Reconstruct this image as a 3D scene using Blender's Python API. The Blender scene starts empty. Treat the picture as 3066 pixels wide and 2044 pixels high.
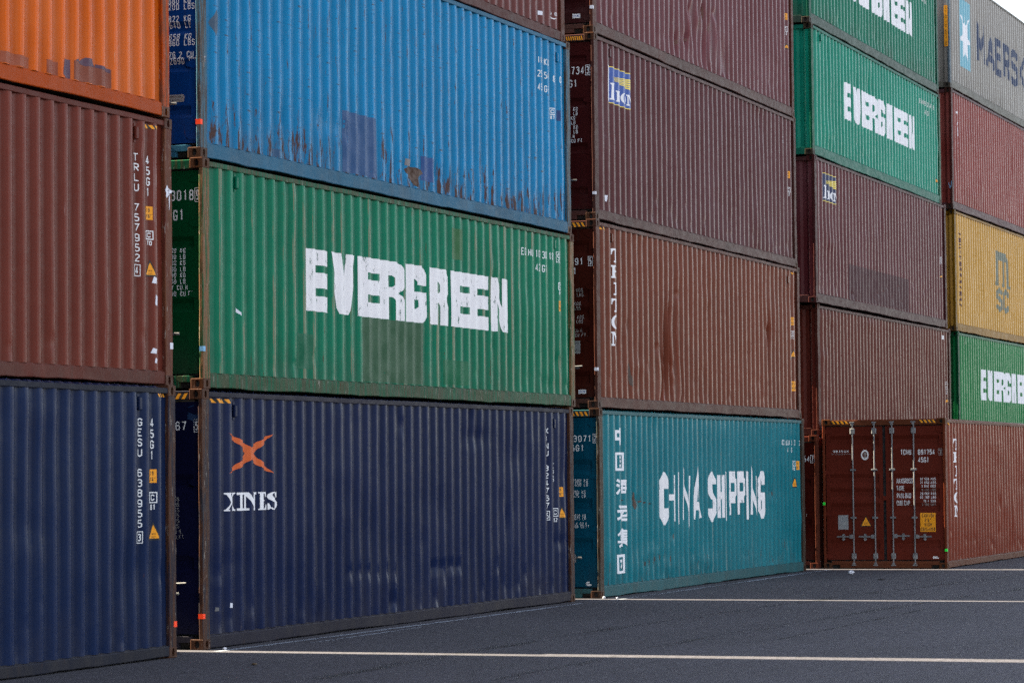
import bpy, math, random
import numpy as np
from mathutils import Vector, Matrix
from mathutils.geometry import tessellate_polygon

scene = bpy.context.scene
COL = scene.collection
R = math.radians

# ------------------------------------------------------------------ camera
CAM = (-29.65342, -14.79783, 1.93555)
FWD = Vector((0.93549054, 0.35061400, 0.04390082))
RGT = Vector((0.35133784, -0.93619770, -0.00977669))
UPV = Vector((-0.03767200, -0.02457002, 0.99898806))
cam_data = bpy.data.cameras.new('camera')
cam = bpy.data.objects.new('camera', cam_data)
COL.objects.link(cam)
m = Matrix((RGT, UPV, -FWD)).transposed().to_4x4()
m.translation = Vector(CAM)
cam.matrix_world = m
cam_data.sensor_width = 36.0
cam_data.lens = 104.318
cam_data.clip_start = 0.5
cam_data.clip_end = 3000
cam_data.dof.use_dof = True
cam_data.dof.focus_distance = 43.0
cam_data.dof.aperture_fstop = 5.6
scene.camera = cam

# ------------------------------------------------------------------ light
SUN_EL = 36.0
SUN_AZ = -0.8          # degrees from +Y towards +X: the sun stands behind the row
world = bpy.data.worlds.new('World')
scene.world = world
world.use_nodes = True
wn, wl = world.node_tree.nodes, world.node_tree.links
sky = wn.new('ShaderNodeTexSky')
sky.sky_type = 'NISHITA'
sky.sun_disc = False
sky.sun_elevation = R(SUN_EL)
sky.sun_rotation = R(SUN_AZ)
sky.altitude = 0
sky.air_density = 1.0
sky.dust_density = 0.5
sky.ozone_density = 1.0
hsv = wn.new('ShaderNodeHueSaturation')      # thin high haze takes much of the blue out of the sky
hsv.inputs['Saturation'].default_value = 0.44
wl.new(sky.outputs[0], hsv.inputs['Color'])
wl.new(hsv.outputs[0], wn['Background'].inputs[0])
wn['Background'].inputs[1].default_value = 0.05

sun_data = bpy.data.lights.new('sun', 'SUN')
sun_data.energy = 5.0
sun_data.angle = R(0.5)
sun_data.color = (1.0, 0.88, 0.64)
sun = bpy.data.objects.new('sun', sun_data)
COL.objects.link(sun)
src = Vector((math.sin(R(SUN_AZ)) * math.cos(R(SUN_EL)), math.cos(R(SUN_AZ)) * math.cos(R(SUN_EL)), math.sin(R(SUN_EL))))
sun.rotation_euler = src.to_track_quat('Z', 'Y').to_euler()
sun.location = (0, 30, 30)

scene.view_settings.view_transform = 'Standard'
scene.view_settings.look = 'None'
scene.view_settings.gamma = 1.0
scene.view_settings.use_curve_mapping = False
scene.view_settings.exposure = 3.2
scene.cycles.max_bounces = 6
scene.cycles.use_denoising = False

# ------------------------------------------------------------------ materials
def lin(c, a=1.0):
    o = []
    for v in c:
        v /= 255.0
        o.append(v / 12.92 if v <= 0.04045 else ((v + 0.055) / 1.055) ** 2.4)
    return (*o, a)

def mixc(c, d, t):
    return tuple(c[i] * (1 - t) + d[i] * t for i in range(3)) + (1.0,)

class NT:
    """small helper round a material's node tree"""
    def __init__(s, name):
        s.m = bpy.data.materials.new(name)
        s.m.use_nodes = True
        s.n, s.l = s.m.node_tree.nodes, s.m.node_tree.links
        s.b = s.n['Principled BSDF']
        s.tc = s.n.new('ShaderNodeTexCoord')
    def put(s, sock, v):
        if isinstance(v, bpy.types.NodeSocket):
            s.l.new(v, sock)
        else:
            sock.default_value = v
    def mapping(s, scale, loc=(0, 0, 0), rot=(0, 0, 0)):
        k = s.n.new('ShaderNodeMapping')
        s.l.new(s.tc.outputs['Object'], k.inputs[0])
        k.inputs['Location'].default_value = loc
        k.inputs['Rotation'].default_value = rot
        k.inputs['Scale'].default_value = scale
        return k.outputs[0]
    def noise(s, vec, scale=1.0, detail=3.0, rough=0.55, dist=0.0):
        k = s.n.new('ShaderNodeTexNoise')
        s.l.new(vec, k.inputs['Vector'])
        k.inputs['Scale'].default_value = scale
        k.inputs['Detail'].default_value = detail
        k.inputs['Roughness'].default_value = rough
        k.inputs['Distortion'].default_value = dist
        return k.outputs['Fac']
    def ramp(s, v, a, b, lo=0.0, hi=1.0, smooth=True):
        k = s.n.new('ShaderNodeMapRange')
        k.clamp = True
        if smooth:
            k.interpolation_type = 'SMOOTHSTEP'
        s.put(k.inputs['Value'], v)
        s.put(k.inputs['From Min'], a); s.put(k.inputs['From Max'], b)
        k.inputs['To Min'].default_value = lo; k.inputs['To Max'].default_value = hi
        return k.outputs[0]
    def math(s, op, a, b=0.0):
        k = s.n.new('ShaderNodeMath')
        k.operation = op
        s.put(k.inputs[0], a); s.put(k.inputs[1], b)
        return k.outputs[0]
    def mix(s, f, a, b, mode='MIX'):
        k = s.n.new('ShaderNodeMix')
        k.data_type = 'RGBA'
        k.blend_type = mode
        s.put(k.inputs[0], f); s.put(k.inputs[6], a); s.put(k.inputs[7], b)
        return k.outputs[2]
    def sep(s):
        k = s.n.new('ShaderNodeSeparateXYZ')
        s.l.new(s.tc.outputs['Object'], k.inputs[0])
        return k.outputs
    def bump(s, h, strength=0.2, dist=0.01, normal=None):
        k = s.n.new('ShaderNodeBump')
        k.inputs['Strength'].default_value = strength
        k.inputs['Distance'].default_value = dist
        s.l.new(h, k.inputs['Height'])
        if normal is not None:
            s.l.new(normal, k.inputs['Normal'])
        return k.outputs[0]

RUST1, RUST2 = (0.105, 0.040, 0.018, 1), (0.035, 0.017, 0.012, 1)

def paint(name, color, fade=None, wear=0.25, wearcol=None, rust=0.25, low=0.4, ticks=0.0, grime=0.3, rough=0.22, seed=0.0, sheen=0.02, scrape=None):
    """weathered container paint; 'edge' is a mesh attribute: 1 along the crests of the corrugation"""
    k = NT(name)
    base = color
    fade = fade or tuple(v * 1.3 + 0.007 for v in color[:3]) + (1,)
    o = (seed * 3.7, seed * 1.3, seed * 2.1)
    # broad fading
    n1 = k.noise(k.mapping((0.55, 0.55, 0.8), o), 1.0, 4, 0.6)
    c = k.mix(k.ramp(n1, 0.3, 0.72), mixc(base, (0, 0, 0, 1), 0.14), mixc(base, fade, 0.22))
    # vertical rain streaks
    n2 = k.noise(k.mapping((9, 9, 0.22), o), 1.0, 5, 0.6)
    c = k.mix(k.ramp(n2, 0.52, 0.78, 0, 0.35), c, fade)
    n2b = k.noise(k.mapping((14, 14, 0.35), (o[1], o[2], o[0])), 1.0, 4, 0.65)
    c = k.mix(k.ramp(n2b, 0.56, 0.8, 0, 0.35), c, mixc(base, (0.03, 0.022, 0.018, 1), 0.75))
    # little scuffs
    n7 = k.noise(k.mapping((3.1, 3.1, 5.5), (o[2], o[0], o[1])), 1.6, 8, 0.72)
    c = k.mix(k.ramp(n7, 0.63, 0.68, 0, 0.28), c, fade)
    if scrape:
        n8 = k.noise(k.mapping((24, 24, 1.5), (o[1], o[2], o[0])), 1.0, 7, 0.7)
        c = k.mix(k.ramp(n8, 0.44, 0.53, 0, 0.9), c, scrape)
        n9 = k.noise(k.mapping((30, 30, 4.5), (o[2], o[0], o[1])), 1.0, 7, 0.75)
        c = k.mix(k.ramp(n9, 0.60, 0.64, 0, 0.8), c, mixc(scrape, (0.5, 0.47, 0.42, 1), 0.45))
        c = k.mix(k.ramp(n9, 0.36, 0.40, 0.8, 0), c, RUST2)
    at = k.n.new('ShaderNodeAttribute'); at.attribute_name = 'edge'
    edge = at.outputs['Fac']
    z = k.sep()[2]
    # worn crests, with sky sheen painted in as a lighter tone
    if wear > 0:
        wc = wearcol or mixc(color, (0.30, 0.28, 0.27, 1), 0.3)
        n3 = k.noise(k.mapping((3.6, 3.6, 0.55), (o[2], o[1], o[0])), 1.0, 6, 0.7)
        n3 = k.math('ADD', n3, k.math('MULTIPLY', edge, 0.12))
        w = k.ramp(n3, 0.76 - 0.22 * wear, 0.82 - 0.22 * wear)
        w = k.math('MULTIPLY', w, k.ramp(edge, 0.45, 0.95))
        c = k.mix(k.math('MULTIPLY', edge, 0.5), c, tuple(v * 1.8 + .006 for v in color[:3]) + (1,))   # chalking and grazing sky sheen, painted lighter along the crests
        c = k.mix(k.math('MULTIPLY', w, 0.8), c, wc)
    # rust scabs, more of them towards the sill
    n4 = k.noise(k.mapping((13, 13, 2.4), (o[1], o[0], o[2])), 1.0, 9, 0.72, 0.3)
    lowz = k.ramp(z, 0.12, 1.05, 0.13 * low, 0.0)
    n4 = k.math('ADD', n4, lowz)
    if wear > 0:
        n4 = k.math('ADD', n4, k.math('MULTIPLY', edge, 0.055))
    th = 0.79 - 0.19 * rust
    rm = k.ramp(n4, th, th + 0.035)
    rc = k.mix(k.noise(k.mapping((30, 30, 22), o), 1.0, 3), RUST1, RUST2)
    halo = k.ramp(n4, th - 0.05, th + 0.02, 0, 0.4)
    c = k.mix(halo, c, mixc(color, RUST1, 0.6))
    c = k.mix(k.math('MULTIPLY', rm, 0.92), c, rc)
    if ticks > 0:
        n5 = k.noise(k.mapping((2.2, 2.2, 26), o), 1.0, 5, 0.75)
        t = k.math('MULTIPLY', k.ramp(n5, 0.72 - 0.1 * ticks, 0.75 - 0.1 * ticks), k.ramp(edge, 0.3, 0.7))
        c = k.mix(k.math('MULTIPLY', t, 0.8), c, RUST2)
    if grime > 0:
        n6 = k.noise(k.mapping((2.6, 2.6, 0.9), (o[2], o[2], o[1])), 1.0, 6, 0.65)
        g = k.math('MULTIPLY', k.ramp(n6, 0.36, 0.7), k.ramp(z, 0.1, 0.75, grime, 0.0))
        c = k.mix(g, c, (0.05, 0.042, 0.036, 1))
    k.put(k.b.inputs['Base Color'], c)
    if wear == 0:
        rough = max(rough, 0.4)
    r = k.ramp(n7, 0.3, 0.75, rough, rough + 0.16)
    r = k.math('ADD', r, k.math('MULTIPLY', rm, 0.3))
    k.put(k.b.inputs['Roughness'], r)
    k.b.inputs['Specular IOR Level'].default_value = 0.04
    k.b.inputs['Sheen Weight'].default_value = sheen          # chalky, dusty film that shows at a flat angle
    k.b.inputs['Sheen Roughness'].default_value = 0.35
    hb = k.noise(k.mapping((2.0, 2.0, 1.4), o), 1.0, 3)
    nrm = k.bump(hb, 0.22, 0.03)
    fine = k.math('ADD', k.noise(k.mapping((60, 60, 40), o), 1.0, 3), k.math('MULTIPLY', rm, 1.5))
    k.put(k.b.inputs['Normal'], k.bump(fine, 0.12, 0.004, nrm))
    return k.m

def simple(name, color, rough=0.5, metallic=0.0, var=0.15, scale=9.0, chips=0.0, seed=0.0):
    k = NT(name)
    o = (seed, seed * 2.3, seed * .7)
    n = k.noise(k.mapping((scale, scale, scale), o), 1.0, 4, 0.6)
    c = k.mix(k.ramp(n, 0.3, 0.75), mixc(color, (0, 0, 0, 1), var), mixc(color, (0.4, 0.38, 0.36, 1), var * 0.5))
    k.put(k.b.inputs['Base Color'], c)
    k.b.inputs['Roughness'].default_value = rough
    k.b.inputs['Metallic'].default_value = metallic
    k.b.inputs['Specular IOR Level'].default_value = 0.5 if metallic else 0.12
    if chips > 0:
        nn = k.noise(k.mapping((16, 16, 5), o), 1.0, 8, 0.78)
        f = k.ramp(nn, 0.665 - 0.12 * chips, 0.685 - 0.12 * chips)
        tr = k.n.new('ShaderNodeBsdfTransparent')
        ms = k.n.new('ShaderNodeMixShader')
        k.l.new(f, ms.inputs[0])
        k.l.new(k.b.outputs[0], ms.inputs[1])
        k.l.new(tr.outputs[0], ms.inputs[2])
        k.l.new(ms.outputs[0], k.n['Material Output'].inputs[0])
    return k.m

M = {}
M['white'] = simple('white_lettering', lin((226, 224, 228)), 0.5, 0, 0.08, 3, 0.22)
M['white_old'] = simple('worn_white_lettering', lin((226, 222, 224)), 0.5, 0, 0.10, 3, 0.55, 3)
M['code'] = simple('white_code_lettering', lin((222, 222, 224)), 0.5, 0, 0.1, 5, 0.0, 1)
M['code_worn'] = simple('worn_code_lettering', lin((210, 208, 205)), 0.5, 0, 0.12, 5, 0.4, 7)
M['code_dim'] = simple('grey_code_lettering', lin((150, 146, 144)), 0.5, 0, 0.1, 5, 0.2, 5)
M['black'] = simple('black_lettering', (0.012, 0.012, 0.013, 1), 0.5)
M['rubber'] = simple('rubber_gasket', (0.010, 0.010, 0.012, 1), 0.7)
M['dark'] = simple('dark_recess', (0.012, 0.010, 0.009, 1), 0.85)
M['amber'] = simple('amber_sticker', lin((228, 148, 26)), 0.45, 0, 0.08, 4)
M['orange'] = simple('orange_logo_paint', lin((196, 88, 36)), 0.5, 0, 0.1, 4, 0.15)
M['fluo'] = simple('orange_tag', lin((255, 70, 30)), 0.5, 0, 0.03)
M['fluogreen'] = simple('green_tag', lin((40, 220, 70)), 0.5, 0, 0.03)
M['paper'] = simple('paper', lin((215, 215, 225)), 0.8, 0, 0.12, 20)
M['bluetag'] = simple('blue_tag', lin((120, 175, 215)), 0.5)
M['steel'] = simple('galvanised_steel', (0.17, 0.17, 0.18, 1), 0.5, 0.35, 0.3, 12)
M['plate'] = simple('data_plate_metal', (0.30, 0.30, 0.31, 1), 0.4, 0.3, 0.15, 40)
M['skyblue'] = simple('light_blue_logo', lin((112, 166, 182)), 0.42, 0, 0.06, 3)
M['navylogo'] = simple('dark_blue_logo', lin((38, 52, 84)), 0.45, 0, 0.08, 3, 0.1)
M['logoblue'] = simple('blue_logo', lin((56, 82, 150)), 0.36, 0, 0.06, 3, 0.12)
M['logonavy'] = simple('navy_logo', lin((36, 42, 78)), 0.36, 0, 0.06, 3)
M['logoyellow'] = simple('yellow_logo', lin((226, 200, 84)), 0.38, 0, 0.06, 3)
M['greylogo'] = simple('grey_logo', lin((112, 116, 104)), 0.5, 0, 0.1, 3, 0.5)
M['maroonletter'] = simple('dark_red_lettering', lin((72, 30, 36)), 0.5, 0, 0.1, 3, 0.1)

def patchmat(name, rgb, seed=1.0, chips=0.25):
    return simple(name, tuple(v * .62 for v in lin(rgb)[:3]) + (1,), 0.5, 0, 0.14, 4, chips * .7, seed)

def ground_material():
    k = NT('asphalt')
    big = k.noise(k.mapping((0.22, 0.35, 1)), 1.0, 5, 0.6)
    mid = k.noise(k.mapping((1.6, 2.2, 1), (4, 1, 0)), 1.0, 6, 0.65)
    grain = k.noise(k.mapping((95, 95, 95)), 1.0, 3, 0.75)
    grain2 = k.noise(k.mapping((34, 34, 34), (2, 7, 1)), 1.0, 4, 0.8)
    c = k.mix(k.ramp(big, 0.3, 0.7), (0.034, 0.032, 0.042, 1), (0.047, 0.044, 0.057, 1))
    c = k.mix(k.ramp(mid, 0.55, 0.75, 0, 0.4), c, (0.036, 0.035, 0.041, 1))
    g = k.ramp(grain2, 0.34, 0.66, 0.6, 1.4, False)
    g2 = k.ramp(grain, 0.25, 0.75, 0.6, 1.4, False)
    grain3 = k.noise(k.mapping((9, 15, 9), (5, 3, 1)), 1.0, 5, 0.85)
    grain4 = k.noise(k.mapping((2.6, 5.5, 4), (1, 8, 2)), 1.0, 6, 0.85)
    g = k.math('MULTIPLY', g, k.ramp(grain4, 0.32, 0.68, 0.72, 1.3, False))
    gg = k.math('MULTIPLY', k.math('MULTIPLY', g, g2), k.ramp(grain3, 0.34, 0.66, 0.45, 1.6, False))
    vm = k.n.new('ShaderNodeVectorMath'); vm.operation = 'SCALE'
    k.l.new(c, vm.inputs[0]); k.l.new(gg, vm.inputs['Scale'])
    c = vm.outputs[0]
    # tyre scuffs and pale scratches
    sc = k.noise(k.mapping((0.5, 9.0, 1), (3, 2, 0), (0, 0, R(12))), 1.0, 6, 0.7)
    c = k.mix(k.ramp(sc, 0.66, 0.75, 0, 0.22), c, (0.15, 0.15, 0.16, 1))
    vor = k.n.new('ShaderNodeTexVoronoi'); vor.feature = 'DISTANCE_TO_EDGE'
    k.l.new(k.mapping((0.16, 0.13, 1), (1.3, 0.4, 0), (0, 0, 0.5)), vor.inputs['Vector'])
    wob = k.noise(k.mapping((1.2, 1.2, 1)), 1.0, 5, 0.7)
    d = k.math('ADD', vor.outputs['Distance'], k.math('MULTIPLY', k.math('SUBTRACT', wob, 0.5), 0.05))
    crack = k.ramp(k.math('ABSOLUTE', d), 0.0, 0.0035, 0.5, 0.0)
    c = k.mix(crack, c, (0.02, 0.02, 0.022, 1))
    # pale stone chips
    chip = k.noise(k.mapping((26, 26, 26), (9, 9, 9)), 1.0, 2, 0.5)
    c = k.mix(k.ramp(chip, 0.76, 0.79, 0, 0.45), c, (0.26, 0.26, 0.27, 1))
    k.put(k.b.inputs['Base Color'], c)
    k.b.inputs['Roughness'].default_value = 0.85
    k.b.inputs['Specular IOR Level'].default_value = 0.35
    h = k.math('ADD', grain, k.math('MULTIPLY', grain2, 1.4))
    k.put(k.b.inputs['Normal'], k.bump(h, 0.6, 0.012))
    return k.m

# ------------------------------------------------------------------ object helpers
def link(o, parent=None):
    COL.objects.link(o)
    if parent is not None:
        o.parent = parent
    return o

class MB:
    """collects faces and links them as one mesh object"""
    def __init__(s):
        s.v, s.f, s.mi, s.sm, s.e = [], [], [], [], []
    def face(s, pts, mi=0, smooth=False):
        b = len(s.v)
        s.v += [tuple(p) for p in pts]
        s.f.append(tuple(range(b, b + len(pts))))
        s.mi.append(mi); s.sm.append(smooth)
    def mesh(s, verts, faces, mi=0, smooth=False):
        b = len(s.v)
        s.v += [tuple(p) for p in verts]
        for f in faces:
            s.f.append(tuple(b + i for i in f)); s.mi.append(mi); s.sm.append(smooth)
    def box(s, x0, x1, y0, y1, z0, z1, mi=0, c=0.0):
        """box, edges chamfered by c"""
        if c <= 0:
            v = [(x, y, z) for x in (x0, x1) for y in (y0, y1) for z in (z0, z1)]
            s.mesh(v, [(0, 1, 3, 2), (4, 6, 7, 5), (0, 4, 5, 1), (2, 3, 7, 6), (0, 2, 6, 4), (1, 5, 7, 3)], mi)
            return
        lo, hi = (x0, y0, z0), (x1, y1, z1)
        idx, vs = {}, []
        for sx in (0, 1):
            for sy in (0, 1):
                for sz in (0, 1):
                    S = (sx, sy, sz)
                    for ax in range(3):
                        p = []
                        for a in range(3):
                            q = hi[a] if S[a] else lo[a]
                            if a != ax:
                                q += -c if S[a] else c
                            p.append(q)
                        idx[(S, ax)] = len(vs); vs.append(p)
        fs = []
        for ax in range(3):
            a, b = [i for i in range(3) if i != ax]
            for sd in (0, 1):
                q = []
                for (i, j) in ((0, 0), (1, 0), (1, 1), (0, 1)):
                    S = [0, 0, 0]; S[ax] = sd; S[a] = i; S[b] = j
                    q.append(idx[(tuple(S), ax)])
                fs.append(q)
        for ax in range(3):
            a, b = [i for i in range(3) if i != ax]
            for i in (0, 1):
                for j in (0, 1):
                    S0 = [0, 0, 0]; S1 = [0, 0, 0]
                    S0[a] = S1[a] = i; S0[b] = S1[b] = j; S1[ax] = 1
                    S0, S1 = tuple(S0), tuple(S1)
                    fs.append([idx[(S0, a)], idx[(S1, a)], idx[(S1, b)], idx[(S0, b)]])
        for S in {k[0] for k in idx}:
            fs.append([idx[(S, 0)], idx[(S, 1)], idx[(S, 2)]])
        s.mesh(vs, fs, mi)
    def cyl(s, p0, p1, r, n=10, mi=0):
        p0, p1 = Vector(p0), Vector(p1)
        d = (p1 - p0).normalized()
        a = d.orthogonal().normalized(); b = d.cross(a)
        v = []
        for p in (p0, p1):
            for i in range(n):
                t = 2 * math.pi * i / n
                v.append(p + a * (r * math.cos(t)) + b * (r * math.sin(t)))
        s.mesh(v, [(i, (i + 1) % n, n + (i + 1) % n, n + i) for i in range(n)], mi, True)
        s.mesh(v, [tuple(range(n - 1, -1, -1)), tuple(range(n, 2 * n))], mi)
    def build(s, name, mats, parent=None, fix=True, edge=None):
        me = bpy.data.meshes.new(name)
        me.from_pydata(s.v, [], s.f)
        if not isinstance(mats, (list, tuple)):
            mats = [mats]
        for q in mats:
            me.materials.append(q)
        me.polygons.foreach_set('material_index', s.mi)
        me.polygons.foreach_set('use_smooth', s.sm)
        if edge is not None:
            a = me.attributes.new('edge', 'FLOAT', 'POINT')
            a.data.foreach_set('value', edge)
        if fix:
            import bmesh
            bm = bmesh.new(); bm.from_mesh(me)
            bmesh.ops.recalc_face_normals(bm, faces=bm.faces)
            bm.to_mesh(me); bm.free()
        me.update()
        return link(bpy.data.objects.new(name, me), parent)

# ------------------------------------------------------------------ lettering (own stroke letters)
c5 = [(0, .13), (0, .87), (.25, 1), (.75, 1), (1, .87), (1, .13), (.75, 0), (.25, 0)]
GL = {
 '0': [c5 + [c5[0]]], 'O': [c5 + [c5[0]]],
 '1': [[(.22, .84), (.56, 1), (.56, 0)]],
 '2': [[(0, .84), (.25, 1), (.75, 1), (1, .87), (1, .64), (0, .06), (0, 0), (1, 0)]],
 '3': [[(0, .87), (.25, 1), (.75, 1), (1, .87), (1, .65), (.76, .54), (1, .42), (1, .13), (.75, 0), (.25, 0), (0, .13)], [(.34, .54), (.76, .54)]],
 '4': [[(.7, 0), (.7, 1), (0, .26), (1, .26)]],
 '5': [[(.95, 1), (.08, 1), (.04, .56), (.72, .58), (1, .46), (1, .13), (.75, 0), (.25, 0), (0, .13)]],
 '6': [[(1, .87), (.75, 1), (.25, 1), (0, .87), (0, .13), (.25, 0), (.75, 0), (1, .13), (1, .46), (.75, .58), (.06, .56)]],
 '7': [[(0, 1), (1, 1), (.36, 0)]],
 '8': [[(.25, .54), (0, .67), (0, .87), (.25, 1), (.75, 1), (1, .87), (1, .67), (.75, .54), (1, .42), (1, .13), (.75, 0), (.25, 0), (0, .13), (0, .42), (.25, .54)], [(.25, .54), (.75, .54)]],
 '9': [[(0, .13), (.25, 0), (.75, 0), (1, .13), (1, .87), (.75, 1), (.25, 1), (0, .87), (0, .54), (.25, .42), (.94, .44)]],
 'A': [[(0, 0), (.5, 1), (1, 0)], [(.17, .3), (.83, .3)]],
 'B': [[(0, 0), (0, 1), (.75, 1), (1, .88), (1, .65), (.78, .54), (1, .42), (1, .12), (.75, 0), (0, 0)], [(0, .54), (.78, .54)]],
 'C': [[(1, .72), (1, .87), (.75, 1), (.25, 1), (0, .87), (0, .13), (.25, 0), (.75, 0), (1, .13), (1, .28)]],
 'D': [[(0, 0), (0, 1), (.72, 1), (1, .85), (1, .15), (.72, 0), (0, 0)]],
 'E': [[(1, 1), (0, 1), (0, 0), (1, 0)], [(0, .53), (.8, .53)]],
 'F': [[(1, 1), (0, 1), (0, 0)], [(0, .53), (.8, .53)]],
 'G': [[(1, .75), (1, .87), (.75, 1), (.25, 1), (0, .87), (0, .13), (.25, 0), (.75, 0), (1, .13), (1, .46), (.55, .46)]],
 'H': [[(0, 0), (0, 1)], [(1, 0), (1, 1)], [(0, .52), (1, .52)]],
 'I': [[(.5, 0), (.5, 1)]],
 'J': [[(1, 1), (1, .13), (.75, 0), (.25, 0), (0, .13), (0, .3)]],
 'K': [[(0, 0), (0, 1)], [(1, 1), (.12, .5), (1, 0)]],
 'L': [[(0, 1), (0, 0), (1, 0)]],
 'M': [[(0, 0), (0, 1), (.5, .35), (1, 1), (1, 0)]],
 'N': [[(0, 0), (0, 1), (1, 0), (1, 1)]],
 'P': [[(0, 0), (0, 1), (.75, 1), (1, .88), (1, .58), (.75, .46), (0, .46)]],
 'R': [[(0, 0), (0, 1), (.75, 1), (1, .88), (1, .6), (.75, .48), (0, .48)], [(.5, .48), (1, 0)]],
 'S': [[(1, .8), (1, .87), (.75, 1), (.25, 1), (0, .87), (0, .66), (.25, .54), (.75, .52), (1, .4), (1, .13), (.75, 0), (.25, 0), (0, .13), (0, .22)]],
 'T': [[(0, 1), (1, 1)], [(.5, 1), (.5, 0)]],
 'U': [[(0, 1), (0, .13), (.25, 0), (.75, 0), (1, .13), (1, 1)]],
 'V': [[(0, 1), (.5, 0), (1, 1)]],
 'W': [[(0, 1), (.25, 0), (.5, .7), (.75, 0), (1, 1)]],
 'X': [[(0, 0), (1, 1)], [(0, 1), (1, 0)]],
 'Y': [[(0, 1), (.5, .5), (1, 1)], [(.5, .5), (.5, 0)]],
 '.': [[(.4, 0), (.6, 0)]], "'": [[(.5, 1), (.5, .8)]], '"': [[(.3, 1), (.3, .8)], [(.7, 1), (.7, .8)]], '-': [[(.1, .5), (.9, .5)]],
}

def stroke(pts, t):
    """mitred ribbon of thickness t along a polyline -> list of quads"""
    closed = pts[0] == pts[-1] and len(pts) > 3
    P = [Vector((p[0], p[1])) for p in (pts[:-1] if closed else pts)]
    n = len(P)
    L_, R_ = [], []
    for i in range(n):
        a = P[i - 1] if (closed or i > 0) else None
        b = P[(i + 1) % n] if (closed or i < n - 1) else None
        d0 = (P[i] - a).normalized() if a is not None else (b - P[i]).normalized()
        d1 = (b - P[i]).normalized() if b is not None else d0
        n0, n1 = Vector((-d0.y, d0.x)), Vector((-d1.y, d1.x))
        mm = n0 + n1
        if mm.length < 1e-4:
            mm = n0
        mm.normalize()
        k = t / 2 / max(0.42, mm.dot(n0))
        L_.append(P[i] + mm * k); R_.append(P[i] - mm * k)
    out = []
    for i in range(n if closed else n - 1):
        j = (i + 1) % n
        out.append([tuple(L_[i]), tuple(L_[j]), tuple(R_[j]), tuple(R_[i])])
    return out

def glyph(ch, x, z, w, h, t, slant=0.0):
    """polys (layered) for one character whose outer box is x..x+w, z..z+h"""
    res = []
    tt = min(t, w * 0.46)
    for li, pl in enumerate(GL.get(ch, [])):
        pts = [(x + tt / 2 + px * (w - tt), z + t / 2 + pz * (h - t)) for px, pz in pl]
        # run free vertical ends out to the box
        q = stroke(pts, tt)
        for poly in q:
            res.append(([(px + slant * (pz - z), pz) for px, pz in poly], li))
    return res

def text(s, x, z, h, w=None, gap=None, t=None, align='l', slant=0.0):
    """a line of text, letters h high; z is the foot of the letters"""
    w = w or h * 0.5
    gap = gap if gap is not None else w * 0.35
    t = t or h * 0.13
    adv = lambda ch: (w * 0.55 if ch in ".'" else w) + gap
    tot = sum(adv(ch) for ch in s) - gap
    if align == 'r':
        x = x - tot
    elif align == 'c':
        x = x - tot / 2
    res = []
    for ch in s:
        ww = w * 0.55 if ch in ".'" else w
        if ch != ' ':
            res += glyph(ch, x, z, ww, h, t, slant)
        x += ww + gap
    return res

def boxed(x0, x1, z0, z1, t):
    return [(q, 0) for q in stroke([(x0, z0), (x0, z1), (x1, z1), (x1, z0), (x0, z0)], t)]

def column(s, x, z0, z1, w, t=None, gap=0.22):
    """characters one under the other from z1 down to z0"""
    n = len(s)
    step = (z1 - z0) / (n - gap)
    h = step * (1 - gap)
    res = []
    for i, ch in enumerate(s):
        if ch != ' ':
            zz = z1 - i * step - h
            res += glyph(ch, x, zz, w, h, t or h * 0.13)
    return res

def rect(x0, x1, z0, z1, layer=0):
    return [([(x0, z0), (x1, z0), (x1, z1), (x0, z1)], layer)]

def tess(loops, layer=0):
    """triangulate an outline with holes (first loop = outline)"""
    V3 = [[Vector((x, z, 0)) for x, z in lp] for lp in loops]
    flat = [p for lp in loops for p in lp]
    return [([flat[i] for i in tri], layer) for tri in tessellate_polygon(V3)]

def unit(loops, x, z, w, h, layer=0):
    return tess([[(x + px * w, z + pz * h) for px, pz in lp] for lp in loops], layer)

# heavy slab letters of the green containers
BIG = {
 'E': [[(0, 0), (0, 1), (1, 1), (1, .75), (.45, .75), (.45, .63), (1, .63), (1, .38), (.45, .38), (.45, .25), (1, .25), (1, 0)]],
 'V': [[(0, 1), (.38, 1), (.54, .45), (.66, 1), (1, 1), (.74, .08), (.70, 0), (.34, 0), (.28, .1)]],
 'R': [[(0, 0), (0, 1), (.78, 1), (.93, .96), (1, .88), (1, .58), (.95, .52), (.84, .47), (.95, .42), (1, .34), (1, 0), (.62, 0), (.62, .34), (.55, .39), (.38, .39), (.38, 0)],
       [(.38, .56), (.55, .56), (.62, .60), (.62, .72), (.55, .76), (.38, .76)]],
 'G': [[(.06, 0), (0, .05), (0, .95), (.06, 1), (.80, 1), (.95, .95), (1, .86), (1, .66), (.62, .66), (.62, .72), (.56, .76), (.40, .76), (.40, .24), (.56, .24), (.62, .28), (.62, .40), (.50, .40), (.50, .54), (1, .54), (1, .12), (.95, .04), (.80, 0)]],
 'N': [[(0, 0), (0, 1), (.33, 1), (.66, .46), (.66, 1), (1, 1), (1, 0), (.67, 0), (.34, .54), (.34, 0)]],
}
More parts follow.
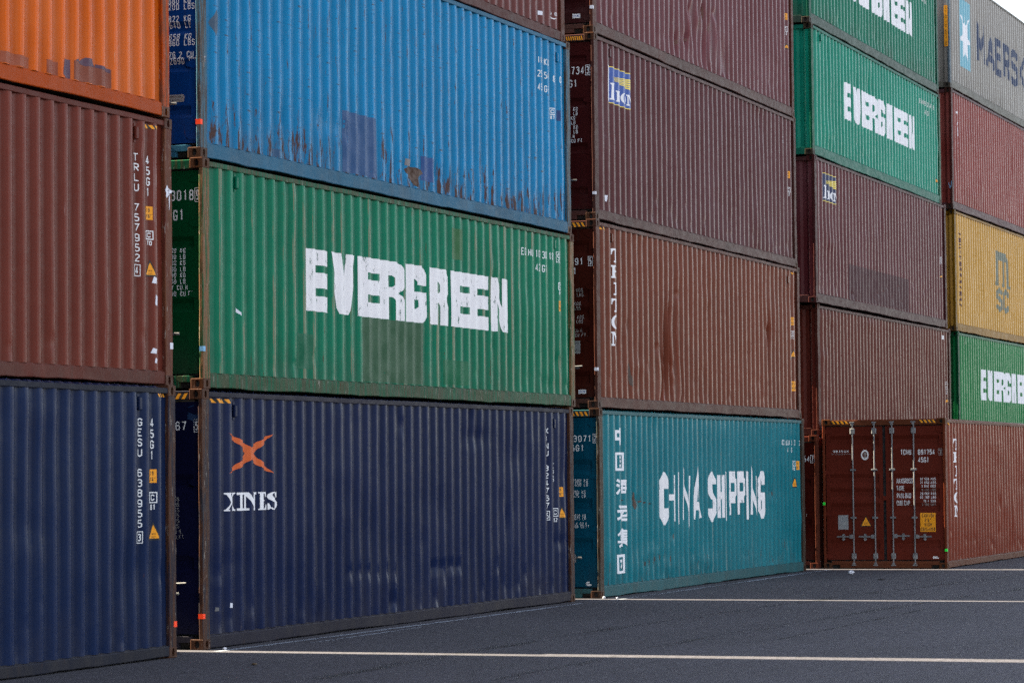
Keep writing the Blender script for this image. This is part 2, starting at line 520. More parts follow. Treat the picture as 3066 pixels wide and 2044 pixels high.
# slab-serif letters
def ring(rx, rz, n=28, cx=.5, cz=.5):
    return [(cx + rx * math.cos(2 * math.pi * i / n), cz + rz * math.sin(2 * math.pi * i / n)) for i in range(n)]
SER = {
 'T': [[(0, .56), (0, 1), (1, 1), (1, .56), (.93, .56), (.90, .74), (.80, .86), (.64, .89), (.62, .89), (.62, .13), (.76, .13), (.76, 0), (.24, 0), (.24, .13), (.38, .13), (.38, .89), (.36, .89), (.2, .86), (.1, .74), (.07, .56)]],
 'R': [[(0, 0), (0, .13), (.11, .13), (.11, .87), (0, .87), (0, 1), (.72, 1), (.9, .93), (.96, .76), (.9, .58), (.74, .5), (.84, .42), (.9, .13), (1, .13), (1, 0), (.72, 0), (.64, .36), (.55, .45), (.34, .45), (.34, .13), (.45, .13), (.45, 0)],
       [(.34, .57), (.6, .57), (.7, .65), (.7, .8), (.6, .88), (.34, .88)]],
 'I': [[(.2, 0), (.2, .13), (.38, .13), (.38, .87), (.2, .87), (.2, 1), (.8, 1), (.8, .87), (.62, .87), (.62, .13), (.8, .13), (.8, 0)]],
 'O': [ring(.5, .5), ring(.26, .36)],
 'N': [[(0, 0), (0, .12), (.1, .12), (.1, .88), (0, .88), (0, 1), (.32, 1), (.80, .33), (.80, .88), (.68, .88), (.68, 1), (1, 1), (1, .88), (.9, .88), (.9, 0), (.76, 0), (.21, .80), (.21, .12), (.34, .12), (.34, 0)]],
 'X': [[(0, 0), (0, .06), (.08, .08), (.40, .46), (.12, .9), (0, .94), (0, 1), (.44, 1), (.44, .94), (.38, .92), (.53, .66), (.74, .92), (.66, .94), (.66, 1), (1, 1), (1, .94), (.88, .91), (.58, .57), (.90, .09), (1, .06), (1, 0), (.56, 0), (.56, .06), (.62, .08), (.45, .38), (.2, .08), (.3, .06), (.3, 0)]],
 'E': [[(0, 0), (0, .06), (.1, .09), (.1, .91), (0, .94), (0, 1), (.95, 1), (.95, .72), (.9, .72), (.8, .92), (.40, .93), (.40, .56), (.6, .57), (.66, .68), (.72, .68), (.72, .36), (.66, .36), (.6, .48), (.40, .49), (.40, .07), (.84, .08), (.94, .3), (1, .3), (1, 0)]],
 'S': [[(.04, .0), (.04, .36), (.11, .36), (.2, .14), (.42, .06), (.66, .08), (.76, .17), (.74, .27), (.6, .36), (.26, .5), (.08, .6), (.0, .74), (.06, .88), (.24, .98), (.5, 1.01), (.7, .98), (.82, .92), (.88, 1), (.94, 1), (.94, .68), (.87, .68), (.78, .86), (.58, .94), (.36, .92), (.28, .84), (.32, .75), (.46, .68), (.82, .54), (.97, .42), (1.0, .26), (.93, .12), (.76, .02), (.5, -.01), (.3, .01), (.18, .07), (.11, 0)]],
 'e': [[(0, 0), (0, .1), (.1, .1), (.1, .9), (0, .9), (0, 1), (.95, 1), (.95, .68), (.82, .68), (.76, .87), (.46, .87), (.46, .60), (.72, .60), (.72, .45), (.46, .45), (.46, .13), (.80, .13), (.88, .34), (1, .34), (1, 0)]],
 'i': [[(.0, 0), (.02, .07), (.2, .09), (.28, .88), (.12, .92), (.14, 1), (.82, 1), (.8, .93), (.66, .9), (.62, .09), (.8, .07), (.8, 0)]],
}

# ------------------------------------------------------------------ the container
L, W, H, S = 12.192, 2.438, 2.896, 2.591
PITCH = 0.2777
REC0, DEEP = 0.010, 0.036
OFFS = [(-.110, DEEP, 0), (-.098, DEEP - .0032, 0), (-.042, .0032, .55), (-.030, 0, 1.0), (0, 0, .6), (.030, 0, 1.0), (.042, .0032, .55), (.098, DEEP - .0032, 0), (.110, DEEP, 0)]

class Panel:
    """corrugated side wall: a grid of (x, z) with its depth behind the frame plane"""
    def __init__(s, height, phase, dents, seed, zb, zt, wavy=0.004, lateral=()):
        xs, rec, ed = [0.15], [DEEP], [0]
        k = 1
        while phase + PITCH * k + .110 < L - 0.17:
            cx = phase + PITCH * k
            if cx - .11 > xs[-1] + .01:
                for dx, r, e in OFFS:
                    xs.append(cx + dx); rec.append(r); ed.append(e)
            k += 1
        xs.append(L - 0.15); rec.append(DEEP); ed.append(0)
        s.xs = np.array(xs); s.base = np.array(rec) + REC0; s.ed = np.array(ed)
        s.zs = np.linspace(zb, zt, 44)
        X, Z = np.meshgrid(s.xs, s.zs, indexing='ij')
        D = np.repeat(s.base[:, None], len(s.zs), 1)
        rng = np.random.RandomState(seed)
        if wavy > 0:
            for _ in range(70):
                x0, z0 = rng.uniform(0, L), rng.uniform(zb, zt)
                sx, sz, a = rng.uniform(.08, .5), rng.uniform(.1, .5), rng.normal() * wavy
                D += a * np.exp(-((X - x0) / sx) ** 2 - ((Z - z0) / sz) ** 2)
        # crests knocked in near the sill
            for cx in s.xs[s.ed == .6]:
                if rng.rand() < .45:
                    z0 = zb + abs(rng.normal()) * .25
                    D += rng.uniform(.004, .017) * np.exp(-((X - cx) / .06) ** 2 - ((Z - z0) / rng.uniform(.03, .09)) ** 2)
        for (x0, z0, sx, sz, a) in dents:
            D += a * np.exp(-((X - x0) / sx) ** 2 - ((Z - z0) / sz) ** 2)
        edge_f = np.clip((Z - zb) / .12, 0, 1) * np.clip((zt - Z) / .12, 0, 1)
        D = s.base[:, None] + (D - s.base[:, None]) * edge_f
        s.D = D
        s.DX = np.zeros_like(D)
        for (x0, z0, sx, sz, a) in lateral:          # ribs pushed sideways
            s.DX += a * np.exp(-((X - x0) / sx) ** 2 - ((Z - z0) / sz) ** 2) * edge_f
        s.rough = bool(dents) or wavy > 0
    def depth(s, i, x, z):
        """depth at x in column interval i"""
        a, b = s.xs[i], s.xs[i + 1]
        tx = (x - a) / (b - a)
        j = int(np.clip(np.searchsorted(s.zs, z) - 1, 0, len(s.zs) - 2))
        tz = min(1, max(0, (z - s.zs[j]) / (s.zs[j + 1] - s.zs[j])))
        d0 = s.D[i, j] * (1 - tz) + s.D[i, j + 1] * tz
        d1 = s.D[i + 1, j] * (1 - tz) + s.D[i + 1, j + 1] * tz
        return d0 * (1 - tx) + d1 * tx
    def prof(s, x):
        return float(np.interp(x, s.xs, s.base))
    def build(s, name, mat, parent):
        nx, nz = s.D.shape
        X, Z = np.meshgrid(s.xs, s.zs, indexing='ij')
        V = np.stack([X + s.DX, s.D, Z], -1).reshape(-1, 3)
        me = bpy.data.meshes.new(name)
        F = [(i * nz + j, (i + 1) * nz + j, (i + 1) * nz + j + 1, i * nz + j + 1) for i in range(nx - 1) for j in range(nz - 1)]
        me.from_pydata(V.tolist(), [], F)
        me.materials.append(mat)
        me.polygons.foreach_set('use_smooth', [True] * len(F))
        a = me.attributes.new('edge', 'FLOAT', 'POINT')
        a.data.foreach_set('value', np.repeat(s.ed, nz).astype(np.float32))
        me.update()
        return link(bpy.data.objects.new(name, me), parent)

def clip(poly, k, v, keep_gt):
    out = []
    n = len(poly)
    for i in range(n):
        a, b = poly[i], poly[(i + 1) % n]
        ia, ib = (a[k] >= v) == keep_gt or a[k] == v, (b[k] >= v) == keep_gt or b[k] == v
        if ia:
            out.append(a)
        if ia != ib:
            t = (v - a[k]) / (b[k] - a[k])
            out.append((a[0] + t * (b[0] - a[0]), a[1] + t * (b[1] - a[1])))
    return out

class Container:
    def __init__(s, name, label, pose, z, height, colour, phase=.16, door='doors', far='wall', seed=1,
                 dents=(), rails=None, post=None, cast=None, rail_z=.165, ribs=None, lateral=(), group='stacked shipping containers', door_paint=None, wavy=.006, slim=False, rods=True):
        s.h, s.seed, s.phase = height, seed, phase
        x0, y0, th = pose
        s.pose = pose
        s.rng = random.Random(seed)
        root = bpy.data.objects.new(name, None)
        root.empty_display_size = .5
        COL.objects.link(root)
        root.location = (x0, y0, z)
        root.rotation_euler = (0, 0, R(th))
        root['label'] = label
        root['category'] = 'shipping container'
        root['group'] = group
        s.root = root
        s.body = colour
        s.railm = rails or colour
        s.postm = post or s.railm
        s.castm = cast or s.postm
        s.doorm = door_paint or colour  # door paints passed in have the gap shade darkened into their colour
        s.rail_z = rail_z
        h = height
        # side walls
        s.panel = Panel(h, phase, dents, seed, rail_z - .004, h - .088, wavy, lateral)
        s.side = s.panel.build('side_panel', s.body, root)
        p2 = Panel(h, phase, (), seed + 50, rail_z - .004, h - .088, .003)
        p2.D = W - p2.D
        o2 = p2.build('side_panel', s.body, root)
        s.rail('bottom_rail', 0); s.rail('bottom_rail', 1)
        s.rail('top_rail', 0); s.rail('top_rail', 1)
        s.roof()
        f = MB(); f.box(.1, L - .1, .06, W - .06, .03, .14); f.build('floor', M['dark'], root)
        for ex in (0, 1):
            for ey in (0, 1):
                s.post(ex, ey)
                for ez in (0, 1):
                    s.casting(ex, ey, ez)
        if door == 'doors':
            s.doors(ribs, rods)
        else:
            s.endwall(0)
        s.endwall(1)

    # ---- frame
    def rail(s, name, ey):
        r = random.Random(s.seed * 7 + ey + (3 if name == 'top_rail' else 0))
        h = s.h
        if name == 'bottom_rail':
            zb, zt = .016, s.rail_z
            prof = [(.052, zb + .004), (.012, zb), (.006, zb + .008), (.006, zt - .022), (.014, zt - .012), (.030, zt - .012), (.030, zt), (.075, zt)]
        else:
            zb, zt = h - .092, h - .034
            prof = [(.075, zb), (.007, zb), (.003, zb + .006), (.003, zt - .006), (.007, zt), (.075, zt)]
        x0, x1 = .176, L - .176
        n = 46
        rows = []
        bz = by = 0
        for i in range(n + 1):
            x = x0 + (x1 - x0) * i / n
            bz = .72 * bz + r.gauss(0, .0024)
            by = .72 * by + r.gauss(0, .0018)
            dip = -.012 * r.random() if (name == 'bottom_rail' and r.random() < .09) else 0
            row = []
            for q, (y, z_) in enumerate(prof):
                e = 1.0 if q in (0, 1, 2) else .45 if q in (3, 4) else .0
                if name == 'top_rail':
                    e = .8 if 1 <= q <= 4 else 0
                yy = max(.001, y + by * min(1, e + .3))
                zz = z_ + (bz * 1.6 + dip) * (e if name == 'bottom_rail' else .35)
                zz = max(zz, .003)
                row.append((x, yy if ey == 0 else W - yy, zz))
            rows.append(row)
        mb = MB()
        k = len(prof)
        v = [p for row in rows for p in row]
        fs = [(i * k + j, (i + 1) * k + j, (i + 1) * k + j + 1, i * k + j + 1) for i in range(n) for j in range(k - 1)]
        mb.mesh(v, fs)
        mb.build(name, s.railm, s.root)

    def roof(s):
        mb = MB()
        n, y0, y1 = 58, .07, W - .07
        p = (L - .4) / n
        z0, z1 = s.h - .030, s.h - .010
        v, f = [], []
        xs = []
        for i in range(n):
            xs += [(.2 + p * i + .02 * 0, z0), (.2 + p * (i + .28), z0), (.2 + p * (i + .5), z1), (.2 + p * (i + .78), z1)]
        xs.append((L - .2, z0))
        for x, z in xs:
            v += [(x, y0, z0 - .003), (x, y0 + .05, z), (x, y1 - .05, z), (x, y1, z0 - .003)]
        for i in range(len(xs) - 1):
            for j in range(3):
                f.append((i * 4 + j, i * 4 + j + 1, i * 4 + j + 5, i * 4 + j + 4))
        mb.mesh(v, f)
        mb.build('roof_panel', s.body, s.root)

    def post(s, ex, ey):
        """corner post: folded steel, a little uneven"""
        r = random.Random(s.seed * 13 + ex * 2 + ey)
        wx = .182 if ex == 0 else .165
        wy = .052
        prof = [(.030, wy), (.008, wy), (.004, wy - .006), (.004, .010), (.010, .004), (wx - .012, .004), (wx, .010), (wx, .050)]
        n = 16
        z0, z1 = .117, s.h - .117
        mb = MB(); v, f = [], []
        a = b = 0
        for i in range(n + 1):
            z = z0 + (z1 - z0) * i / n
            if 0 < i < n:
                a = .6 * a + r.gauss(0, .0016); b = .6 * b + r.gauss(0, .0016)
            else:
                a = b = 0
            for (x, y) in prof:
                xx, yy = max(.001, x + a), max(.001, y + b)
                v.append((xx if ex == 0 else L - xx, yy if ey == 0 else W - yy, z))
        k = len(prof)
        for i in range(n):
            for j in range(k - 1):
                f.append((i * k + j, i * k + j + 1, (i + 1) * k + j + 1, (i + 1) * k + j))
        mb.mesh(v, f)
        mb.build('corner_post', s.postm, s.root)

    def casting(s, ex, ey, ez):
        """corner casting with an oval hole in its side face and in its end face"""
        lx, ly, lz = .178, .162, .118
        mb = MB()
        def plate(w, h, hw, hh, fn, depth=.045):
            # rectangle with a stadium hole, plus the hole's wall
            n = 8
            hole = []
            rr = hw / 2
            for i in range(n + 1):
                t = math.pi * i / n
                hole.append((w / 2 + rr * math.cos(t), h / 2 + (hh / 2 - rr) + rr * math.sin(t)))
            for i in range(n + 1):
                t = math.pi + math.pi * i / n
                hole.append((w / 2 + rr * math.cos(t), h / 2 - (hh / 2 - rr) + rr * math.sin(t)))
            c = .007
            outer = [(c, c), (w - c, c), (w - c, h - c), (c, h - c)]
            V3 = [[Vector((a, b, 0)) for a, b in lp] for lp in (outer, hole)]
            flat = outer + hole
            for tri in tessellate_polygon(V3):
                mb.face([fn(flat[i][0], flat[i][1], 0) for i in tri])
            m_ = len(hole)
            for i in range(m_):
                a, b = hole[i], hole[(i + 1) % m_]
                mb.face([fn(a[0], a[1], 0), fn(b[0], b[1], 0), fn(b[0], b[1], depth), fn(a[0], a[1], depth)], 0)
            mb.face([fn(a, b, depth) for a, b in hole], 1)
        fx = (lambda x: x) if ex == 0 else (lambda x: L - x)
        fy = (lambda y: y) if ey == 0 else (lambda y: W - y)
        zb = .001 if ez == 0 else s.h - lz - .001
        plate(lx, lz, .052, .082, lambda a, b, d: (fx(a), fy(d), zb + b))           # side face
        plate(ly, lz, .064, .082, lambda a, b, d: (fx(d), fy(a), zb + b))           # end face
        c = .007
        # chamfers and the remaining faces
        q = lambda x, y, z: (fx(x), fy(y), zb + z)
        mb.face([q(c, 0, c), q(c, 0, lz - c), q(0, c, lz - c), q(0, c, c)])
        for z0, z1 in ((c, 0), (lz - c, lz)):
            mb.face([q(c, 0, z0), q(lx - c, 0, z0), q(lx - c, c, z1), q(c, c, z1)])
            mb.face([q(0, c, z0), q(0, ly - c, z0), q(c, ly - c, z1), q(c, c, z1)])
            mb.face([q(c, 0, z0), q(0, c, z0), q(c, c, z1)])
            mb.face([q(c, c, z1), q(lx - c, c, z1), q(lx - c, ly - c, z1), q(c, ly - c, z1)])
        mb.face([q(lx - c, 0, c), q(lx - c, 0, lz - c), q(lx, c, lz), q(lx, c, 0)])
        mb.face([q(lx, c, 0), q(lx, c, lz), q(lx, ly, lz), q(lx, ly, 0)])
        mb.face([q(0, ly - c, c), q(0, ly - c, lz - c), q(c, ly, lz), q(c, ly, 0)])
        mb.face([q(c, ly, 0), q(c, ly, lz), q(lx, ly, lz), q(lx, ly, 0)])
        mb.build('corner_casting', [s.castm, M['dark']], s.root, fix=False)

    def endwall(s, ex):
        """closed end: corrugated front wall between the posts"""
        fx = (lambda x: x) if ex == 0 else (lambda x: L - x)
        mb = MB()
        y0, y1 = .052, W - .052
        z0, z1 = .13, s.h - .10
        pr = [(y0, .030)]
        n = 9
        p = (y1 - y0) / n
        for i in range(n):
            a = y0 + p * i
            pr += [(a + p * .30, .030), (a + p * .52, .072), (a + p * .80, .072), (a + p * .999, .030)]
        for (ya, xa), (yb, xb) in zip(pr, pr[1:]):
            mb.face([(fx(xa), ya, z0), (fx(xb), yb, z0), (fx(xb), yb, z1), (fx(xa), ya, z1)])
        mb.build('end_panel', s.body, s.root)
        t = MB()
        t.box(*sorted((fx(.012), fx(.09))), .160, W - .160, .012, .15, 0, .005)
        t.build('end_sill', s.railm, s.root)
        t = MB()
        t.box(*sorted((fx(.010), fx(.09))), .160, W - .160, s.h - .115, s.h - .030, 0, .005)
        t.build('end_header', s.railm, s.root)

    # ---- doors
    def doors(s, ribs, rods=True):
        h, root = s.h, s.root
        hd = MB(); hd.box(.010, .09, .160, W - .160, h - .125, h - .022, 0, .006)
        s.header = hd.build('door_header', s.railm, root)
        sl = MB()
        sl.box(.012, .10, .160, W - .160, .078, .150, 0, .004)
        for a, b in ((.318, W - .318),):
            sl.box(.013, .10, a, b, .014, .0765, 0, .004)
        sl.build('door_sill', s.railm, root)
        for a, b in ((.165, .316), (W - .316, W - .165)):
            sl = MB(); sl.box(.07, .11, a, b, .012, .076); sl.build('lifting_recess', M['dark'], root)
        g = MB(); g.box(.094, .104, .050, W - .050, .150, h - .124)
        g.build('door_gasket', M['rubber'], root)
        ribs = ribs if ribs is not None else [(2.573, 2.334), (1.831, 1.592), (1.556, 1.329), (1.27, 1.043), (.565, .338)]
        s.leaf = []
        for near in (1, 0):
            a, b = (.064, 1.190) if near else (1.248, W - .064)
            s.leaf.append(s.doorleaf(a, b, ribs, near, rods))

    def doorleaf(s, y0, y1, ribs, near, rods):
        h = s.h
        z0, z1 = .172, h - .142
        X = .050
        mb = MB()
        fw = .075
        # leaf border and edges
        bd = [(y0, z0), (y1, z0), (y1, z1), (y0, z1)]
        ib = [(y0 + fw, z0 + fw), (y1 - fw, z0 + fw), (y1 - fw, z1 - fw), (y0 + fw, z1 - fw)]
        for i in range(4):
            j = (i + 1) % 4
            mb.face([(X, *bd[i]), (X, *bd[j]), (X, *ib[j]), (X, *ib[i])])
            mb.face([(X, *bd[i]), (X, *bd[j]), (X + .0105, *bd[j]), (X + .0105, *bd[i])])
        # ribbed sheet
        pr = [(z1 - fw, 0)]
        for (t, b) in ribs:
            d = .034
            sl = min(.072, (t - b) * .33)
            pr += [(t, 0), (t - sl, d), (b + sl, d), (b, 0)]
        pr.append((z0 + fw, 0))
        s.door_prof = pr
        ya, yb = y0 + fw, y1 - fw
        for (za, xa), (zb, xb) in zip(pr, pr[1:]):
            mb.face([(X + xa, ya, za), (X + xb, ya, zb), (X + xb, yb, zb), (X + xa, yb, za)])
        for (t, b) in ribs:
            d = .034; sl = min(.072, (t - b) * .33)
            for y in (ya, yb):
                mb.face([(X, y, t), (X + d, y, t - sl), (X + d, y, b + sl), (X, y, b)])
        leaf = mb.build('door', s.doorm, s.root)
        # hinges
        for hz in (.245, 1.06, 1.86, h - .235):
            hb = MB()
            ys = y0 if near else y1
            sg = 1 if near else -1
            q = sorted((ys - sg * .012, ys + sg * .135))
            hb.mesh([(X - .012, ys - sg * .012, hz - .045), (X - .012, ys + sg * .06, hz - .045), (X - .006, ys + sg * .135, hz - .018), (X - .006, ys + sg * .135, hz + .018), (X - .012, ys + sg * .06, hz + .045), (X - .012, ys - sg * .012, hz + .045),
                     (X, ys - sg * .012, hz - .045), (X, ys + sg * .06, hz - .045), (X, ys + sg * .135, hz - .018), (X, ys + sg * .135, hz + .018), (X, ys + sg * .06, hz + .045), (X, ys - sg * .012, hz + .045)],
                    [(0, 1, 2, 3, 4, 5), (6, 7, 8, 9, 10, 11)] + [(i, (i + 1) % 6, 6 + (i + 1) % 6, 6 + i) for i in range(6)])
            yc = ys - sg * .026
            hb.cyl((.024, yc, hz - .05), (.024, yc, hz + .05), .017, 10)
            hb.box(.020, .046, *sorted((yc - .012, ys - sg * .012)), hz - .044, hz + .044)
            hb.build('hinge', s.doorm, leaf)
        if not rods:
            return leaf
        rods_y = (.631, 1.056) if near else (1.409, 1.838)
        for i, ry in enumerate(rods_y):
            rb = MB()
            rx = .022
            rb.cyl((rx, ry, .055), (rx, ry, h - .060), .0145, 12)
            for bz in (.985, 1.912):
                rb.box(.004, X - .001, ry - .055, ry + .055, bz - .018, bz + .018, 0, .004)
            for bz in (.243, h - .236):
                rb.box(.000, X - .001, ry - .046, ry + .046, bz - .058, bz + .058, 0, .012)
            for bz, q in ((.07, 1), (h - .068, -1)):
                rb.box(-.004, .012, ry - .045, ry + .045, bz - .014, bz + .014, 0, .003)
                rb.box(.001, .030, ry - .026, ry + .026, bz + q * .016, bz + q * .05, 0, .004)
            rod = rb.build('lock_rod', M['steel'], leaf)
            hb = MB()
            sgn = -1 if near else 1
            za = .620 + (.012 if i and near else 0)
            d = .33
            e = ry + sgn * d
            hb.box(-.002, .020, *sorted((ry + sgn * .018, ry + sgn * .085)), za - .038, za + .038, 0, .005)
            hb.box(.004, .016, *sorted((ry + sgn * .085, e)), za - .014, za + .014, 0, .004)
            yc = ry + sgn * .20
            hb.cyl((-.004, yc, za + .03), (.04, yc, za + .03), .024, 10)
            hb.box(.002, .049, yc - .03, yc + .03, za - .022, za + .018, 0, .005)
            hb.cyl((.010, yc, za - .05), (.046, yc, za - .05), .028, 10)
            hb.build('door_handle', M['steel'], leaf)
        return leaf

    # ---- things painted or stuck on the side wall
    def on(s, xa):
        """x measured across the frame plane -> x on the corrugated sheet, along the line of sight it was measured on"""
        x0, y0, th = s.pose
        c, n_ = math.cos(R(th)), math.sin(R(th))
        px, py = x0 + xa * c, y0 + xa * n_
        dx, dy = px - CAM[0], py - CAM[1]
        lx, ly = dx * c + dy * n_, -dx * n_ + dy * c
        tan = ly / lx
        x = xa
        while x < L - .16:
            if (x - xa) * tan >= s.panel.prof(x):
                break
            x += .002
        return x
    def paint(s, name, polys, mat, lift=.0018, label=None, fine=None, parent=None):
        P = s.panel
        fine = P.rough if fine is None else fine
        mb = MB()
        for poly, layer in polys:
            x0, x1 = min(p[0] for p in poly), max(p[0] for p in poly)
            i0 = max(0, int(np.searchsorted(P.xs, x0, 'right')) - 1)
            i1 = min(len(P.xs) - 2, int(np.searchsorted(P.xs, x1, 'left')) - 1)
            for i in range(i0, max(i0, i1) + 1):
                q = poly
                if i > i0: q = clip(q, 0, float(P.xs[i]), True)
                if i < i1: q = clip(q, 0, float(P.xs[i + 1]), False)
                if len(q) < 3: continue
                pieces = [q]
                if fine:
                    z0, z1 = min(p[1] for p in q), max(p[1] for p in q)
                    j0 = max(0, int(np.searchsorted(P.zs, z0, 'right')) - 1)
                    j1 = min(len(P.zs) - 2, int(np.searchsorted(P.zs, z1, 'left')) - 1)
                    pieces = []
                    for j in range(j0, max(j0, j1) + 1):
                        r_ = q
                        if j > j0: r_ = clip(r_, 1, float(P.zs[j]), True)
                        if j < j1: r_ = clip(r_, 1, float(P.zs[j + 1]), False)
                        if len(r_) >= 3: pieces.append(r_)
                for r_ in pieces:
                    mb.face([(x, P.depth(i, x, z) - lift - layer * .0005, z) for x, z in r_])
        if not mb.f:
            return None
        o = mb.build(name, mat, parent or s.side, fix=False)
        if label: o['label'] = label
        return o
    def lock_box(s, xa, z):
        """ventilator cover on the side wall"""
        x = xa
        i = int(np.argmin(abs(s.panel.xs[s.panel.ed == 0] - x)))
        y = s.panel.prof(x)
        mb = MB()
        mb.box(x - .030, x + .034, y - .040, y - .001, z - .070, z + .070, 0, .010)
        mb.box(x - .026, x + .030, y - .006, y - .0005, z + .0705, z + .105, 0, .002)
        mb.box(x - .026, x + .030, y - .006, y - .0005, z - .105, z - .0705, 0, .002)
        mb.build('ventilator', s.body, s.side)
    def hazard(s, xa, xb, z0, z1, n):
        s.paint('hazard_stripe', rect(xa, xb, z0, z1), M['black'], .0012)
        w = (xb - xa) / n
        pol = []
        for i in range(n):
            a = xa + i * w
            pol.append(([(a, z1), (a + w * .5, z1), (a + w * .98, z0), (a + w * .48, z0)], 0))
        s.paint('hazard_stripe', pol, M['amber'], .0022)
    def triangle(s, x0, x1, z0, z1, parent=None):
        xm = (x0 + x1) / 2
        s.paint('warning_triangle', [([(x0, z0), (x1, z0), (xm, z1)], 0)], M['black'], .0014)
        m_ = (x1 - x0) * .09
        s.paint('warning_triangle', [([(x0 + m_ * 1.5, z0 + m_), (x1 - m_ * 1.5, z0 + m_), (xm, z1 - m_ * 1.7)], 0)], M['amber'], .0022)
        s.paint('warning_text', text('SUPER', xm, z0 + (z1 - z0) * .30, (z1 - z0) * .09, align='c') + text('HEAVY', xm, z0 + (z1 - z0) * .14, (z1 - z0) * .09, align='c'), M['black'], .003)
    def height_label(s, x0, x1, z0, z1):
        s.paint('height_label', rect(x0, x1, z0, z1), M['amber'], .0016)
        hh = (z1 - z0)
        w = (x1 - x0) * .16
        s.paint('height_text', text('2.9m', (x0 + x1) / 2, z0 + hh * .56, hh * .3, w, w * .4, hh * .05, 'c') + text('9\'6"', (x0 + x1) / 2, z0 + hh * .12, hh * .3, w, w * .4, hh * .05, 'c'), M['black'], .0026)
    def csc(s, x0, x1, z0, z1, below='70'):
        t = (x1 - x0) * .1
        w = (x1 - x0)
        s.paint('inspection_mark', boxed(x0, x1, z0, z1, t) + glyph('C', x0 + w * .25, z0 + (z1 - z0) * .2, w * .5, (z1 - z0) * .6, t)
                + text(below, (x0 + x1) / 2, z0 - (z1 - z0) * .75, (z1 - z0) * .55, w * .3, w * .12, t * .9, 'c'), M['code'])
    def wordmark(s, spans, word, z0, z1, mat):
        pol = []
        for (a, b), ch in zip(spans, word):
            pol += unit(BIG[ch], a, z0, b - a, z1 - z0)
        return s.paint('lettering', pol, mat)

    # ---- things painted on the near door leaf (y runs to the left as seen)
    def doorx(s, z):
        pr = s.door_prof
        for (za, xa), (zb, xb) in zip(pr, pr[1:]):
            if zb <= z <= za:
                return .050 + xa + (xb - xa) * ((za - z) / (za - zb) if za > zb else 0)
        return .050
    def on_door(s, name, polys, mat, parent=None, lift=.0016):
        """polys in (u, z) with u = W - y growing to the right as one faces the door"""
        mb = MB()
        cuts = sorted({z for z, _ in s.door_prof})
        for poly, layer in polys:
            pieces = [poly]
            for cz in cuts:
                nx = []
                for q in pieces:
                    if min(p[1] for p in q) < cz - 1e-6 and max(p[1] for p in q) > cz + 1e-6:
                        nx += [r_ for r_ in (clip(q, 1, cz, True), clip(q, 1, cz, False)) if len(r_) >= 3]
                    else:
                        nx.append(q)
                pieces = nx
            for q in pieces:
                mb.face([(s.doorx(z) - lift - layer * .0005, W - u, z) for u, z in q])
        return mb.build(name, mat, parent or s.leaf[0], fix=False)
    def on_header(s, y0, y1, z0, z1, n, slant=1):
        """hazard stripes on the door header"""
        mb = MB(); X = .0085
        mb.face([(X, y0, z0), (X, y1, z0), (X, y1, z1), (X, y0, z1)])
        mb.build('hazard_stripe', M['black'], s.header, fix=False)
        mb = MB(); X = .0072
        w = (y1 - y0) / n
        for i in range(n):
            a = y0 + i * w
            f = [(a, z1), (a + w * .5, z1), (a + w * .99, z0), (a + w * .49, z0)] if slant > 0 else [(a, z0), (a + w * .5, z0), (a + w * .99, z1), (a + w * .49, z1)]
            mb.face([(X, y, z) for y, z in f])
        mb.build('hazard_stripe', M['amber'], s.header, fix=False)
    def tag(s, mat, y, z, w=.05, h=.055, name='tag'):
        """small coloured tag wrapped on the near corner post"""
        mb = MB()
        mb.box(.0005, .05, -.0012, .0035, z, z + h, 0, .0)
        mb.box(-.0012, .0004, -.0010, w, z, z + h, 0, .0)
        mb.build(name, mat, s.root)

# ------------------------------------------------------------------ ground
def sheet(name, pts, mat, z=0.0, kind='structure'):
    mb = MB()
    mb.face([(x, y, z) for x, y in pts])
    o = mb.build(name, mat, fix=False)
    o['kind'] = kind
    return o
GROUND = ground_material()
sheet('ground', [(-700, -700), (700, -700), (700, 700), (-700, 700)], GROUND)

def scuffed_line(name, pts, width, seed, dens, colr=(0.34, 0.38, 0.46, 1)):
    k = NT('scuffed_chalk')
    o = (seed, seed * 2, 0)
    n = k.noise(k.mapping((.5, 5, 1), o), 1.0, 6, .7)
    n2 = k.noise(k.mapping((26, 34, 1), o), 1.0, 5, .75)
    f = k.ramp(k.math('ADD', k.math('MULTIPLY', n, .75), k.math('MULTIPLY', n2, .5)), dens, dens + .16, 0, .55)
    k.b.inputs['Base Color'].default_value = colr
    k.b.inputs['Roughness'].default_value = .9
    tr = k.n.new('ShaderNodeBsdfTransparent'); ms = k.n.new('ShaderNodeMixShader')
    k.l.new(f, ms.inputs[0]); k.l.new(tr.outputs[0], ms.inputs[1]); k.l.new(k.b.outputs[0], ms.inputs[2])
    k.l.new(ms.outputs[0], k.n['Material Output'].inputs[0])
    mb = MB()
    for (xa, ya), (xb, yb) in zip(pts, pts[1:]):
        mb.face([(xa, ya - width / 2, .004), (xb, yb - width / 2, .004), (xb, yb + width / 2, .004), (xa, ya + width / 2, .004)])
    ob = mb.build(name, k.m, fix=False)
    ob['kind'] = 'structure'
    return ob
scuffed_line('chalk_line', [(-.2, -.27), (3.1, -.33), (6.7, -.36), (11.6, -.39)], .10, 1.0, .50)
scuffed_line('chalk_line', [(1.5, -.62), (4.2, -.58), (5.0, -.56)], .06, 4.0, .54)
scuffed_line('chalk_line', [(12.6, -.52), (19, -.48), (26, -.42)], .10, 7.0, .53)

